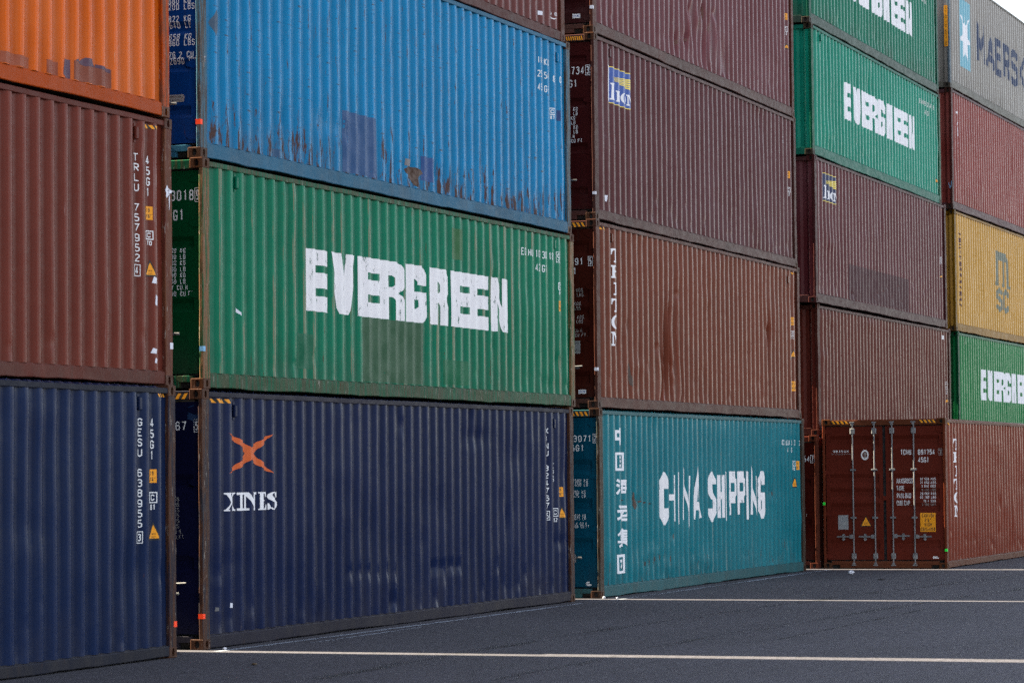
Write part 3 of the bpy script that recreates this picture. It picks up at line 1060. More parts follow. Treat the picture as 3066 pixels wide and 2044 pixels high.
scuffed_line('pavement_seam', [(3.2, -5.70), (6.0, -5.725), (8.1, -5.73), (10.6, -5.72)], .05, 11.0, .46, (0.012, 0.012, 0.015, 1))
scuffed_line('tyre_mark', [(-6, -3.2), (0, -3.0), (6, -3.1), (14, -3.6), (24, -4.6)], .26, 13.0, .60, (0.016, 0.016, 0.018, 1))
scuffed_line('tyre_mark', [(-6, -5.0), (0, -4.8), (6, -4.9), (14, -5.4), (24, -6.4)], .26, 15.0, .61, (0.016, 0.016, 0.018, 1))

# ------------------------------------------------------------------ the stacks
def C_(*a, **k):
    return Container('shipping_container', *a, **k)

# paints
def deep(c):
    g = .3 * c[0] + .6 * c[1] + .1 * c[2]
    return tuple(max(.001, (g + (v - g) * 1.30)) * .49 for v in c[:3]) + (1,)
def P(name, rgb, **k):
    if '_rail' in name:
        rgb = tuple(v * .9 for v in rgb)
    for q in ('fade', 'wearcol'):
        if k.get(q): k[q] = tuple(v * (.62 if q == 'fade' else .72) for v in k[q][:3]) + (1,)
    if k.get('scrape'): k['scrape'] = tuple(v * .42 for v in k['scrape'][:3]) + (1,)
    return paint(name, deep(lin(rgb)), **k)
rusty = dict(rust=.7, wear=0, grime=.2, low=.3, scrape=lin((108, 70, 52)))

# --- first stack (left)
a1 = C_('dark navy container at the bottom of the left stack, with white code letters', (-13.398, -.269, -.11), 0, H,
        P('navy_paint_first', (29, 43, 76), wear=.2, wearcol=lin((74, 82, 108)), rust=.2, low=.3, seed=1), phase=.162, seed=11,
        rails=P('navy_rail_first', (50, 52, 66), rust=.35, wear=0, seed=1.5), post=P('navy_post_first', (52, 48, 60), seed=1.7, **rusty),
        cast=P('rust_casting_first', (92, 66, 56), seed=1.8, **rusty), rail_z=.14,
        dents=[(11.9, .9, .1, .12, .012)])
a2 = C_('brick-brown container between the navy one below and the orange one above', (-13.102, -.091, -.09), H, H,
        P('brown_paint_first', (116, 62, 54), wear=.2, wearcol=lin((150, 112, 108)), rust=.12, low=.15, grime=.15, seed=2), phase=.153, seed=12,
        rails=P('brown_rail_first', (124, 72, 64), rust=.2, wear=0, seed=2.5), post=P('brown_post_first', (112, 66, 58), rust=.45, wear=0, seed=2.7, scrape=lin((138, 84, 60))),
        cast=P('brown_casting_first', (88, 56, 50), seed=2.8, **rusty), rail_z=.165)
a3 = C_('bright orange container with brown paint patches, cut off by the top left edge', (-13.178, -.107, -.08), 2 * H, H,
        P('orange_paint', (226, 120, 64), fade=lin((216, 140, 92)), wear=.2, wearcol=lin((214, 156, 122)), rust=.3, low=.1, grime=.12, seed=3), phase=.16, seed=13,
        rails=P('orange_rail', (222, 112, 58), rust=.3, wear=0, grime=.15, seed=3.5), post=P('orange_post', (200, 100, 58), rust=.6, wear=0, grime=.1, seed=3.7, scrape=lin((150, 88, 62))),
        cast=P('orange_casting', (130, 76, 54), seed=3.8, **rusty), rail_z=.17)

def side_code(c, xa, z0, z1, s, w=.072, mat='code', t=None):
    x = c.on(xa) - w / 2
    n = len(s)
    h = (z1 - z0) / (n - .24) * .76
    c.paint('container_number', column(s, x, z0, z1, w, t or h * .14), M[mat])
def code_box(c, xa, z0, z1, ch, w=.072):
    x = c.on(xa)
    c.paint('check_digit', boxed(x - w * .62, x + w * .62, z0, z1, .008) + glyph(ch, x - w * .36, z0 + .02, w * .72, z1 - z0 - .04, .012), M['code'])

side_code(a1, 11.345, 1.395, 2.536, 'GESU 638955')
code_box(a1, 11.342, 1.234, 1.352, '3')
side_code(a1, 11.622, 2.103, 2.535, '45G1', .06)
x = a1.on(11.63); a1.height_label(x - .055, x + .055, 1.86, 2.001)
a1.csc(x - .055, x + .055, 1.653, 1.758, '81')
x = a1.on(11.66); a1.triangle(x - .11, x + .10, 1.257, 1.448)
a1.hazard(11.79, 12.01, 2.766, 2.800, 4)
a1.lock_box(11.41, 2.69)
side_code(a2, 11.342, 1.303, 2.456, 'TRLU 757952')
code_box(a2, 11.338, 1.152, 1.270, '4')
side_code(a2, 11.616, 2.017, 2.453, '45G1', .06)
x = a2.on(11.625); a2.height_label(x - .055, x + .055, 1.768, 1.912)
a2.csc(x - .055, x + .055, 1.56, 1.647, '70')
x = a2.on(11.658); a2.triangle(x - .11, x + .10, 1.16, 1.342)
a2.hazard(11.62, 11.90, 2.746, 2.785, 3)
a2.lock_box(11.41, 2.67)
for (u, v, w_, h_) in ((11.77, 1.13, .085, .07), (11.80, .92, .05, .11), (11.76, .372, .10, .055), (11.79, .27, .05, .055)):
    x = a2.on(u)
    a2.paint('paper_scrap', [([(x - w_ / 2, v - h_ / 2), (x + w_ * .4, v - h_ * .6), (x + w_ / 2, v + h_ * .3), (x - w_ * .2, v + h_ / 2)], 0)], M['paper'])
def splash():
    mb = MB()
    f = lambda x, z, r, sq: mb.face([(x + r * (1 + .3 * math.sin(5 * t)) * math.cos(t), -.0005, z + sq * r * (1 + .25 * math.cos(3 * t)) * math.sin(t)) for t in [i * math.pi / 9 for i in range(18)]])
    f(L - .118, 2.10, .040, 1.5); f(L - .060, 2.105, .050, .45); f(L - .075, 2.0, .010, 9); 
    mb.build('paint_splash', M['paper'], a2.root, fix=False)
splash()
a3.paint('repair_patch', rect(a3.on(8.60), a3.on(9.15), .175, .285), patchmat('brown_patch', (176, 84, 48), 1, .35))
a3.paint('repair_patch', rect(a3.on(9.51), a3.on(9.74), .175, .31), patchmat('brown_patch_small', (170, 82, 52), 2, .4))
a3.paint('repair_patch', rect(a3.on(10.07), a3.on(10.86), .175, .37), patchmat('brown_patch_large', (150, 74, 50), 3, .3))
x0, x1 = a3.on(9.86), a3.on(9.99)
a3.paint('repair_patch', [([(x0, .2), (x0 + .02, .36), (x1, .37), (x1, .175), (x0 + .04, .175)], 0)], patchmat('purple_patch', (104, 74, 96), 4, .3))
x0, x1 = a3.on(10.10), a3.on(10.84)
a3.paint('repair_patch', [([(x0, .372), (x0 + .05, .395), (x0 + .13, .375), (x0 + .24, .43), (x0 + .40, .43), (x0 + .46, .36), (x0 + .24, .34), (x0 + .13, .36)], 0),
                          ([(x0 + .46, .36), (x0 + .48, .39), (x1, .375), (x1, .335), (x0 + .55, .35)], 0)], patchmat('purple_patch_ragged', (106, 76, 96), 5, .3), lift=.003)
a1.paint('orange_tag', rect(L - .06, L - .001, .325, .38), M['fluo']) if False else None
def end_tag(c, z, h, mat):
    mb = MB(); mb.box(L - .07, L - .0005, .0, .0035, z, z + h); mb.build('tag', mat, c.root)
end_tag(a1, .325, .06, M['fluo'])
end_tag(a2, .40, .07, M['paper'])

# --- second stack
b1 = C_('navy container at the bottom of the second stack, with an orange cross emblem', (0, 0, -.39), 0, H,
        P('navy_paint_second', (22, 35, 70), fade=lin((44, 50, 80)), wear=.2, wearcol=lin((92, 84, 92)), rust=.3, low=.35, seed=4), phase=.165, seed=21,
        rails=P('navy_rail_second', (56, 54, 68), rust=.4, wear=0, seed=4.5), post=P('navy_post_second', (62, 60, 68), seed=4.7, **rusty),
        cast=P('rust_casting_second', (84, 58, 48), seed=4.8, **rusty), door_paint=P('navy_door', (24, 26, 58), rust=.1, wear=0, seed=4.9), ribs=[(1.95, 1.75), (1.05, .85)],
        dents=[(6.78, .69, .07, .05, .03), (7.07, .68, .07, .05, .03), (7.37, .685, .07, .05, .034), (7.64, .675, .07, .05, .03), (6.85, .24, .07, .1, .03), (5.4, .28, .09, .07, .03), (5.69, 2.54, .06, .1, .02),
               (5.2, .70, .06, .06, .022), (5.47, .67, .06, .06, .024), (4.06, .72, .06, .05, .022), (4.34, .707, .06, .05, .022), (4.62, .70, .06, .05, .022), (4.92, .68, .06, .05, .02), (.42, .81, .08, .04, .018), (9.5, 1.2, .1, .2, .016), (11.85, 1.9, .1, .3, .016), (11.6, .9, .2, .06, .016)])
b2 = C_('large green container with white lettering, between the navy and the bright blue container', (.091, .026, -.54), H, S,
        P('green_paint_second', (0, 124, 97), fade=lin((0, 140, 112)), wear=.6, wearcol=lin((140, 122, 98)), rust=.5, low=.35, seed=5), phase=.185, seed=22,
        rails=P('green_rail_second', (52, 120, 90), rust=.42, wear=0, seed=5.5, scrape=lin((92, 98, 70))), post=P('green_post_second', (74, 104, 74), rust=.6, wear=0, grime=.1, seed=5.7, scrape=lin((176, 122, 88))),
        cast=P('rust_casting_green', (92, 60, 44), seed=5.8, **rusty), door_paint=P('green_door', (0, 84, 54), rust=.15, wear=0, seed=5.9), ribs=[(1.715, 1.56), (1.02, .86)], rail_z=.185,
        dents=[(11.5, .65, .14, .12, .02), (8.9, .8, .05, .05, .02)])
b3 = C_('bright blue container streaked with rust, with a darker repair patch, on the green one', (.117, .062, -.52), H + S, H,
        P('blue_paint', (0, 136, 184), fade=lin((10, 146, 204)), wear=.55, wearcol=lin((64, 146, 190)), rust=.7, low=.9, ticks=1.25, grime=.35, seed=6), phase=.15, seed=23,
        rails=P('blue_rail', (84, 136, 168), rust=.35, wear=0, seed=6.5), post=P('blue_post', (92, 128, 148), rust=.7, wear=0, grime=.2, seed=6.7, scrape=lin((104, 84, 70))),
        cast=P('rust_casting_blue', (84, 62, 50), seed=6.8, **rusty), door_paint=P('blue_door', (0, 72, 140), rust=.25, wear=0, seed=6.9), ribs=[(2.45, 2.28), (2.0, 1.85), (1.55, 1.4), (1.12, .98), (.6, .46)], rail_z=.19,
        dents=[(3.2, .75, .07, .12, .03), (3.46, .72, .07, .12, .028), (3.75, .7, .07, .12, .03), (4.02, .68, .07, .1, .026), (2.2, .7, .07, .1, .024), (6.0, .4, .2, .12, .03), (6.95, .5, .1, .2, .025), (7.3, .45, .1, .2, .025), (5.6, .4, .06, .2, .02)])
b4 = C_('reddish brown container on top of the blue one, only its lower edge in the photo', (.112, .10, -.36), 2 * H + S, H,
        P('redbrown_paint', (112, 68, 66), wear=.25, wearcol=lin((160, 124, 124)), rust=.15, low=.2, grime=.12, seed=7), phase=.16, seed=24,
        rails=P('redbrown_rail', (106, 66, 62), rust=.25, wear=0, seed=7.5), post=P('redbrown_post', (104, 66, 58), rust=.7, wear=0, seed=7.7), ribs=[(1.8, 1.6)])

# emblem and lettering of the bottom one
def cross(c, x0, x1, z0, z1):
    def arm(sx, sz):
        # from the middle out to a tip, curved
        o = [(0, .14), (.10, .26), (.30, .46), (.50, .64), (.72, .84), (1.0, 1.0), (.80, .80), (.62, .56), (.52, .40), (.34, .20), (.16, .0)]
        return [((x0 + x1) / 2 + sx * a * (x1 - x0) / 2, (z0 + z1) / 2 + sz * b * (z1 - z0) / 2) for a, b in o]
    top = [(0, .30), (.16, .46), (.42, .66), (.68, .84), (1.0, 1.0), (.82, .76), (.60, .50), (.36, .26), (.20, .0)]
    pts = []
    xm, zm = (x0 + x1) / 2, (z0 + z1) / 2
    hx, hz = (x1 - x0) / 2, (z1 - z0) / 2
    q = lambda sx, sz, seq: [(xm + sx * a * hx, zm + sz * b * hz) for a, b in seq]
    pts = q(1, 1, top) + q(1, -1, top[::-1])[1:] + q(-1, -1, top)[1:] + q(-1, 1, top[::-1])[1:-1]
    c.paint('emblem', tess([pts]), M['orange'])
cross(b1, b1.on(.672) , b1.on(1.82), 1.95, 2.405)
zz0, zz1 = 1.527, 1.733
pol = []
for g, xa, xb in (('X', .612, .90), ('I', .871, 1.108), ('N', 1.10, 1.447), ('E', 1.473, 1.715), ('S', 1.725, 2.0)):
    g2 = {'I': 'I'}.get(g, g)
    pol += unit(SER[g2], xa, zz0, xb - xa, zz1 - zz0, 1 if g in 'NS' else 0)
b1.paint('lettering', pol, M['white'])
b1.hazard(.27, .74, 2.744, 2.790, 4)
b1.lock_box(.87, 2.66); b1.lock_box(11.41, 2.64)
b1.paint('container_number', column('XINU 824767', 11.105, 1.40, 2.575, .09, .013), M['code'])
b1.paint('check_digit', boxed(11.10, 11.20, 1.233, 1.36, .009) + glyph('5', 11.12, 1.25, .06, .09, .012), M['code'])
b1.paint('size_code', column('45G1', 11.32, 1.666, 2.12, .11, .014), M['code'])
x = b1.on(11.335); b1.csc(x - .05, x + .06, 1.283, 1.396, '82')
x = b1.on(11.60); b1.height_label(x - .06, x + .06, 1.565, 1.706)
x = b1.on(11.66); b1.triangle(x - .12, x + .11, 1.24, 1.426)
x = b1.on(.70); b1.paint('paper_scrap', [([(x - .035, .44), (x + .03, .435), (x + .04, .488), (x - .025, .492)], 0)], M['paper'])
x = b1.on(.345); b1.paint('paper_scrap', [([(x - .03, .41), (x + .03, .415), (x + .025, .45), (x - .02, .46)], 0)], patchmat('grey_scrap', (120, 120, 124), 2, .4))
b1.paint('blue_smear', [([(4.0, .02), (4.0, .02), (4.0, .02)], 0)], M['bluetag']) if False else None
U = lambda y: W - y - .020
def door_codes(c, num, numy, chk, chky, zn, size, sizey, zs, hn=.10, mat='code'):
    """number ending at y=numy[1], boxed check digit between chky"""
    w = .055
    pol = text(num, U(numy), zn, hn, w, .022, .0145, 'r')
    c.on_door('container_number', pol, M[mat])
    a, b = U(chky[0]), U(chky[1])
    c.on_door('check_digit', boxed(a, b, zn - .018, zn + hn + .018, .008) + glyph(chk, a + .015, zn, b - a - .03, hn, .0145), M[mat])
    if size:
        c.on_door('size_code', text(size, U(sizey), zs, hn, w, .022, .0145, 'r'), M[mat])
def door_data(c, lines, y, z1, z0, h, mat='code', w=None):
    n = len(lines)
    pol = []
    for i, (s_, slant) in enumerate(lines):
        zz = z1 - h - (z1 - z0 - h) * i / (n - 1)
        pol += text(s_, U(y), zz, h, w or h * .5, h * .2, h * .13, 'l', slant)
    c.on_door('weight_table', pol, M[mat])
door_codes(b1, '824767', .205, '5', (.105, .037), 2.435, None, 0, 0)
door_data(b1, [(s_, 0) for s_ in ('KGS', 'LBS', 'KGS', 'LBS', 'KGS', 'LBS', 'CU.M.', 'CU.FT.')], .385, 1.694, 1.229, .046, 'code_dim')
b1.on_header(.18, .42, H - .112, H - .05, 3)
b1.tag(M['fluo'], 0, .345, .06, .055)
mb = MB(); mb.cyl((-.002, .33, .735), (-.002, .21, .74), .010, 8); mb.build('door_handle', M['steel'], b1.leaf[0])
b1.on_door('blue_smear', [([(U(.19), 2.56), (U(.17), 2.70), (U(.10), 2.72), (U(.08), 2.66), (U(.035), 2.60), (U(.05), 2.50), (U(.08), 2.55), (U(.11), 2.47), (U(.12), 2.54)], 0)], patchmat('blue_smear_paint', (20, 58, 104), 2, .5))

# the green one
ev = ((2.80, 3.41), (3.474, 4.227), (4.285, 4.94), (4.96, 5.725), (5.79, 6.502), (6.57, 7.291), (7.345, 8.0), (8.02, 8.729), (8.794, 9.519))
b2.wordmark(ev, 'EVERGREEN', 1.005, 1.757, M['white_old'])
def spaced(c, items, h, w=.050, mat='code'):
    """pairs of narrow characters, each pair centred on a crest of the corrugation"""
    pol = []
    for s_, x, z in items:
        pol += text(s_, x, z, h, w, .012, .0125, 'c')
    c.paint('container_number', pol, M[mat])
crest = lambda c, k: c.phase + PITCH * k - .040
def number_grid(c, row1, row2, k0, z1, z2, h, k2):
    spaced(c, [(p, crest(c, k0 + i), z1) for i, p in enumerate(row1)] + [(p, crest(c, k2 + i), z2) for i, p in enumerate(row2)], h, mat=('code' if c is b2 else 'code_worn'))
number_grid(b2, ('EG', 'HU', '10', '30', '18'), ('42', 'G1'), 36, 2.15, 1.95, .105, 38)
x = 11.55; b2.paint('check_digit', boxed(x - .055, x + .055, 2.13, 2.28, .009) + glyph('9', x - .035, 2.15, .07, .11, .014), M['code'])
x = b2.on(11.57); b2.csc(x - .065, x + .065, 1.726, 1.825, '87')
b2.height_label(x - .062, x + .062, 1.404, 1.56)
b2.lock_box(.90, 2.378); b2.lock_box(11.41, 2.39)
b2.paint('repair_patch', rect(4.44, 6.35, .195, 1.0), patchmat('olive_patch', (64, 106, 76), 2, .12), lift=.0012)
b2.paint('repair_patch', rect(b2.on(2.45), b2.on(2.9), .30, .72), patchmat('dark_green_patch', (0, 112, 78), 3, .3), lift=.0012)
b2.paint('repair_patch', rect(b2.on(7.0), b2.on(7.9), .22, .55), patchmat('dark_green_patch_right', (0, 116, 76), 4, .3), lift=.0012)
b2.paint('repair_patch', rect(b2.on(7.35), b2.on(7.72), 1.92, 2.34), patchmat('mustard_patch', (66, 122, 76), 5, .5), lift=.0012)
x = b2.on(.86); b2.paint('paper_scrap', [([(x - .03, .90), (x + .05, .86), (x + .045, .895), (x - .03, .945)], 0)], M['paper'])
door_codes(b2, 'EGHU103018', .118, '9', (.100, .034), 2.115, '42G1', .243, 1.895, .118)
door_data(b2, [('000 KG', 0), ('600 LB', 0), ('700 KG', 0), ('000 LB', 0), ('280 KG', 0), ('200 LB', 0), ('67 CU.M', 0), ('390 CU.FT', 0)], .445, 1.582, 1.043, .055)
b2.tag(M['bluetag'], 0, .42, .05, .055)

# the blue one
spaced(b3, [('IN', 10.945, 2.43), ('KU', 11.222, 2.43), ('25', 10.945, 2.228), ('54', 11.222, 2.23), ('8', 11.51, 2.215), ('0', 11.79, 2.235), ('45', 10.945, 2.03), ('G1', 11.222, 2.03)], .10)
x = b3.on(11.39); b3.csc(x - .06, x + .06, 1.73, 1.823, '97')
x = b3.on(11.665); b3.paint('blue_label', rect(x - .05, x + .04, 1.665, 1.823), patchmat('blue_label_paint', (36, 70, 130), 2, .1))
b3.lock_box(11.69, 2.61)
b3.paint('repair_patch', rect(b3.on(3.845), b3.on(4.90), .20, .965), patchmat('slate_blue_patch', (52, 94, 146), 2, .2), lift=.0012)
b3.paint('repair_patch', rect(b3.on(1.86), b3.on(2.07), .197, .29), patchmat('slate_blue_patch_small', (56, 96, 136), 3, .2), lift=.0012)
b3.paint('repair_patch', rect(b3.on(6.35), b3.on(6.80), .31, .635), patchmat('violet_blue_patch', (52, 90, 152), 4, .35), lift=.0012)
x0, x1 = b3.on(5.83), b3.on(6.33)
rust_p = simple('rust_patch', (0.075, 0.036, 0.022, 1), .85, 0, .4, 14, .45, 3)
b3.paint('rust_patch', [([(x0, .41), (x0 + .12, .46), (x1, .455), (x1 + .04, .40), (x1 - .06, .34), (x1 - .16, .20), (x1 - .24, .22), (x0 + .14, .35), (x0 + .04, .36)], 0)], rust_p, lift=.0022)
b3.paint('paper_scrap', rect(b3.on(5.845), b3.on(6.01), .462, .55), patchmat('grey_patch', (150, 146, 150), 3, .3), lift=.003)
x = b3.on(.40); b3.paint('repair_patch', [([(x - .12, 1.56), (x + .01, 1.42), (x + .10, 1.58), (x + .02, 1.72)], 0)], patchmat('grey_blue_diamond', (66, 92, 118), 2, .4), lift=.0012)
door_data(b3, [('680 KG', 0), ('200 LBS', 0), ('', 0), ('822 KG', 0), ('640 LBS', 0), ('', 0), ('658 KG', .2), ('860 LBS', 0), ('', 0), ('76.2 CU.M.', 0), ('2690 CU.FT.', .2)], .40, 1.82, 1.07, .07)
b3.on_door('repair_notice', [(q, 0) for q in [[(U(.40) + 0, .640), (U(.215), .640), (U(.203), .665), (U(.203), .70), (U(.215), .725), (U(.40), .725)]]], M['plate'])
b3.on_door('notice_text', text('REPAIR USE', U(.385), .692, .016, .010, .004, .003) + text('EQUIVALENT', U(.385), .655, .016, .010, .004, .003), M['black'], lift=.0024)
b3.tag(M['fluo'], 0, .372, .06, .058)
x = b4.on(11.12); b4.paint('paper_scrap', rect(x - .055, x + .05, .285, .345), M['paper'])
x = b4.on(11.66); b4.paint('lettering', text('CMA CGM', x, .355, .05, .035, .011, .011, 'c'), M['white'])
b4.paint('swoosh', [([(x - .10, .335), (x - .05, .305), (x + .02, .297), (x + .10, .325), (x + .02, .312), (x - .04, .318)], 0)], M['white'])

# --- third stack
c1 = C_('teal container at the bottom of the third stack, with white lettering and script characters', (13.188, -.146, .15), 0, H,
        P('teal_paint', (56, 126, 138), fade=lin((84, 150, 158)), wear=.25, wearcol=lin((132, 152, 148)), rust=.5, low=.45, seed=8), phase=.185, seed=31,
        rails=P('teal_rail', (86, 130, 136), rust=.5, wear=0, seed=8.5), post=P('teal_post', (84, 86, 82), rust=.8, wear=0, seed=8.7, scrape=lin((92, 66, 50))),
        cast=P('rust_casting_teal', (66, 52, 46), seed=8.8, **rusty), door_paint=P('teal_door', (20, 92, 116), rust=.2, wear=0, seed=8.9), ribs=[(2.12, 1.89), (1.53, 1.30), (.93, .70)], rail_z=.19,
        dents=[(1.75, 1.6, .12, .3, .025), (1.9, 1.46, .08, .06, .03), (2.2, .47, .06, .06, .026), (2.45, .48, .06, .06, .026), (2.72, .52, .06, .06, .026), (3.0, .545, .06, .06, .026), (3.29, .55, .06, .06, .026), (3.56, .50, .06, .06, .022), (9.9, 1.5, .09, .07, .025), (3.78, .87, .06, .06, .02)])
c2 = C_('chocolate brown container with dented ribs and a white letter column, on the teal one', (13.206, -.125, .31), H, H,
        P('brown_paint_third', (120, 69, 57), wear=.18, wearcol=lin((160, 128, 118)), rust=.08, low=.1, grime=.08, seed=9), phase=.115, seed=32,
        rails=P('brown_rail_third', (116, 80, 72), rust=.12, wear=0, seed=9.5), post=P('brown_post_third', (98, 62, 54), rust=.35, wear=0, seed=9.7),
        cast=P('brown_casting_third', (84, 58, 50), rust=.6, wear=0, seed=9.8), lateral=[(3.9, 1.3, .24, .6, -.10), (3.3, .5, .20, .35, .13), (4.35, .4, .2, .4, .07), (9.95, 1.55, .18, .3, .08), (9.8, 2.2, .3, .5, -.05)], door_paint=P('brown_door_third', (74, 34, 28), rust=.15, wear=0, seed=9.9), rail_z=.18,
        dents=[(4.25, 1.95, .07, .05, .03), (3.85, 1.62, .09, .09, .03), (3.85, 1.1, .09, .6, .055), (3.12, 1.02, .07, .05, .03), (3.55, .9, .08, .5, .055), (3.45, .82, .08, .06, .03), (3.4, .35, .12, .35, .03), (4.0, .72, .1, .1, .022), (9.9, 1.58, .11, .10, .035), (9.92, 1.3, .08, .5, .018), (1.55, 1.33, .07, .08, .02), (1.6, .47, .12, .2, .012), (4.1, 1.9, .12, .9, .014), (3.70, 1.2, .045, .4, -.035), (3.9, .55, .05, .3, .05), (3.3, .25, .06, .25, .05), (4.2, 1.1, .05, .5, .04), (9.9, 1.5, .06, .14, .06), (10.02, 1.35, .04, .3, -.02)])
c3 = C_('maroon container with a square blue and yellow emblem, right beside the bright blue one', (13.352, -.072, .41), 2 * H, H,
        P('maroon_paint_third', (96, 52, 54), fade=lin((124, 100, 110)), wear=.2, wearcol=lin((140, 112, 122)), rust=.06, low=.1, grime=.1, seed=10), phase=.15, seed=33,
        rails=P('maroon_rail_third', (112, 80, 76), rust=.15, wear=0, seed=10.5), post=P('maroon_post_third', (88, 58, 54), rust=.5, wear=0, seed=10.7),
        cast=P('rust_casting_maroon', (74, 54, 44), seed=10.8, **rusty), door_paint=P('maroon_door', (72, 32, 32), rust=.12, wear=0, seed=10.9), ribs=[(2.56, 2.42), (1.90, 1.74), (1.20, 1.04), (.52, .38)], rail_z=.18)
c4 = C_('maroon container with crumpled rusty ribs, topmost seen in the third stack', (13.41, -.041, .42), 3 * H, H,
        P('maroon_paint_top', (112, 65, 68), fade=lin((140, 112, 120)), wear=.25, wearcol=lin((160, 136, 146)), rust=.15, low=.1, grime=.1, seed=11), phase=.16, seed=34,
        rails=P('maroon_rail_top', (112, 80, 74), rust=.2, wear=0, seed=11.5), post=P('maroon_post_top', (98, 62, 54), rust=.6, wear=0, seed=11.7),
        cast=P('rust_casting_top', (82, 54, 42), seed=11.8, **rusty), lateral=[(5.4, 1.1, .2, .16, -.07), (6.0, .9, .25, .2, .06), (6.7, 1.2, .2, .14, -.06), (5.0, .6, .25, .2, .06), (6.5, .5, .2, .25, -.07), (7.3, .5, .25, .3, .07), (5.9, .35, .25, .2, -.05)], door_paint=P('maroon_door_top', (70, 32, 34), rust=.12, wear=0, seed=11.9), rail_z=.2,
        dents=[(5.35, 1.1, .16, .12, .05), (6.1, 1.22, .12, .1, .045), (6.8, 1.24, .14, .08, .05), (5.0, .57, .16, .1, .04), (4.5, .45, .1, .14, .035), (6.5, .9, .12, .3, .045), (5.8, 1.0, .12, .12, -.03), (6.2, .55, .08, .3, .05), (5.2, .8, .06, .2, -.03), (6.9, .8, .06, .25, -.03), (7.35, .6, .1, .3, .04), (7.4, .3, .08, .2, .03), (6.0, .7, .25, .5, .03), (5.5, .8, .2, .3, .03), (7.6, .4, .1, .4, .02)])

# tall script characters, one under the other
R4 = [(0, 0), (0, 1), (1, 1), (1, 0), (0, 0)]
GL.update({
 '中': [[(0, .78), (1, .78), (1, .36), (0, .36), (0, .78)], [(.5, 1), (.5, 0)]],
 '国': [R4, [(.25, .76), (.75, .76)], [(.28, .52), (.72, .52)], [(.22, .24), (.78, .24)], [(.5, .76), (.5, .24)], [(.66, .42), (.74, .34)]],
 '海': [[(.02, .95), (.2, .82)], [(0, .64), (.16, .54)], [(0, .04), (.2, .36)], [(.5, 1), (.3, .74)], [(.4, .87), (1, .87)], [(.46, .68), (.38, .16), (.88, .16), (.92, .68), (.46, .68)], [(.28, .42), (1, .42)], [(.66, .6), (.66, .24)]],
 '运': [[(.08, .98), (.22, .84)], [(0, .62), (.2, .62), (.2, .22), (0, .08)], [(.2, .16), (.5, .03), (1, .03)], [(.42, .9), (.92, .9)], [(.35, .64), (1, .64)], [(.62, .64), (.46, .28), (.9, .32)], [(.8, .46), (.96, .22)]],
 '集': [[(.3, 1), (.02, .64)], [(.2, .84), (.2, .4)], [(.5, 1), (.58, .9)], [(.2, .87), (.95, .87)], [(.2, .72), (.9, .72)], [(.2, .57), (.9, .57)], [(.2, .42), (.98, .42)], [(.56, .87), (.56, .42)], [(.52, .42), (.52, 0)], [(0, .28), (1, .28)], [(.46, .26), (.06, .02)], [(.58, .26), (.96, .02)]],
 '团': [R4, [(.2, .68), (.82, .68)], [(.58, .86), (.58, .22), (.44, .22)], [(.56, .64), (.22, .26)]],
})
pol = []
for ch, (x0, x1, z0, z1), t in zip('中国海运集团', ((.895, 1.15, 2.315, 2.63), (.90, 1.24, 1.94, 2.225), (.905, 1.34, 1.55, 1.83), (.91, 1.42, 1.15, 1.42), (.915, 1.42, .74, 1.055), (.92, 1.24, .345, .64)), (.048, .040, .042, .042, .036, .040)):
    pol += glyph(ch, x0, z0, x1 - x0, z1 - z0, t)
c1.paint('lettering', pol, M['white'])
pol = []
for ch, xa, xb, t in (('C', 3.13, 3.52, .14), ('H', 3.55, 3.98, .10), ('I', 4.06, 4.17, .11), ('N', 4.33, 4.82, .13), ('A', 4.95, 5.40, .14), ('S', 5.88, 6.26, .15), ('H', 6.41, 6.80, .12), ('I', 6.84, 7.00, .14),
                      ('P', 7.08, 7.60, .20), ('P', 7.62, 8.155, .20), ('I', 8.18, 8.40, .14), ('N', 8.45, 8.94, .17), ('G', 8.99, 9.40, .14)):
    if ch == 'I':
        pol += rect(xa, xb, 1.052, 1.908)
    else:
        pol += glyph(ch, xa, 1.05, xb - xa, .86, t)
c1.paint('lettering', pol, M['white_old'])
spaced(c1, [('CC', 10.72, 2.39), ('LU', 11.0, 2.39), ('U', 11.19, 2.39), ('31', 11.31, 2.39), ('3', 11.53, 2.39), ('2', 11.86, 2.385), ('45', 11.03, 2.25), ('G1', 11.31, 2.25)], .095)
x = c1.on(11.35); c1.csc(x - .05, x + .05, 1.99, 2.09, '70')
x = c1.on(11.64); c1.height_label(x - .055, x + .055, 1.927, 2.09)
x = c1.on(11.455); c1.triangle(x - .12, x + .11, 1.59, 1.796)
rust_s = simple('rust_streak', (0.060, 0.030, 0.020, 1), .85, 0, .4, 14, .5, 5)
for (xa, z, w_, h_) in ((1.78, 1.42, .12, .16), (1.70, 1.52, .05, .18), (1.62, 1.50, .03, .10), (1.95, 1.45, .10, .03), (2.18, 1.43, .09, .025), (2.45, 1.41, .09, .02), (9.88, 1.5, .07, .10), (3.75, .86, .05, .10), (2.19, .46, .03, .09), (2.42, .48, .03, .09), (2.70, .515, .04, .09), (2.97, .54, .04, .09), (3.53, .50, .04, .10), (1.05, 1.48, .06, .02)):
    x = c1.on(xa)
    c1.paint('rust_streak', [([(x - w_ * .5, z - h_ * .1), (x - w_ * .1, z + h_ * .5), (x + w_ * .4, z + h_ * .25), (x + w_ * .5, z - h_ * .2), (x + w_ * .05, z - h_ * .5), (x - w_ * .2, z - h_ * .6)], 0)], rust_s, lift=.0022)
door_codes(c1, '313071', .127, '2', (.097, .036), 2.385, '45G1', .245, 2.243, .10)
door_data(c1, [('32500 KG', 0), ('71650 LB', 0), ('', 0), ('3890 KG', 0), ('8575 LB', 0)], .47, 1.818, 1.535, .052)
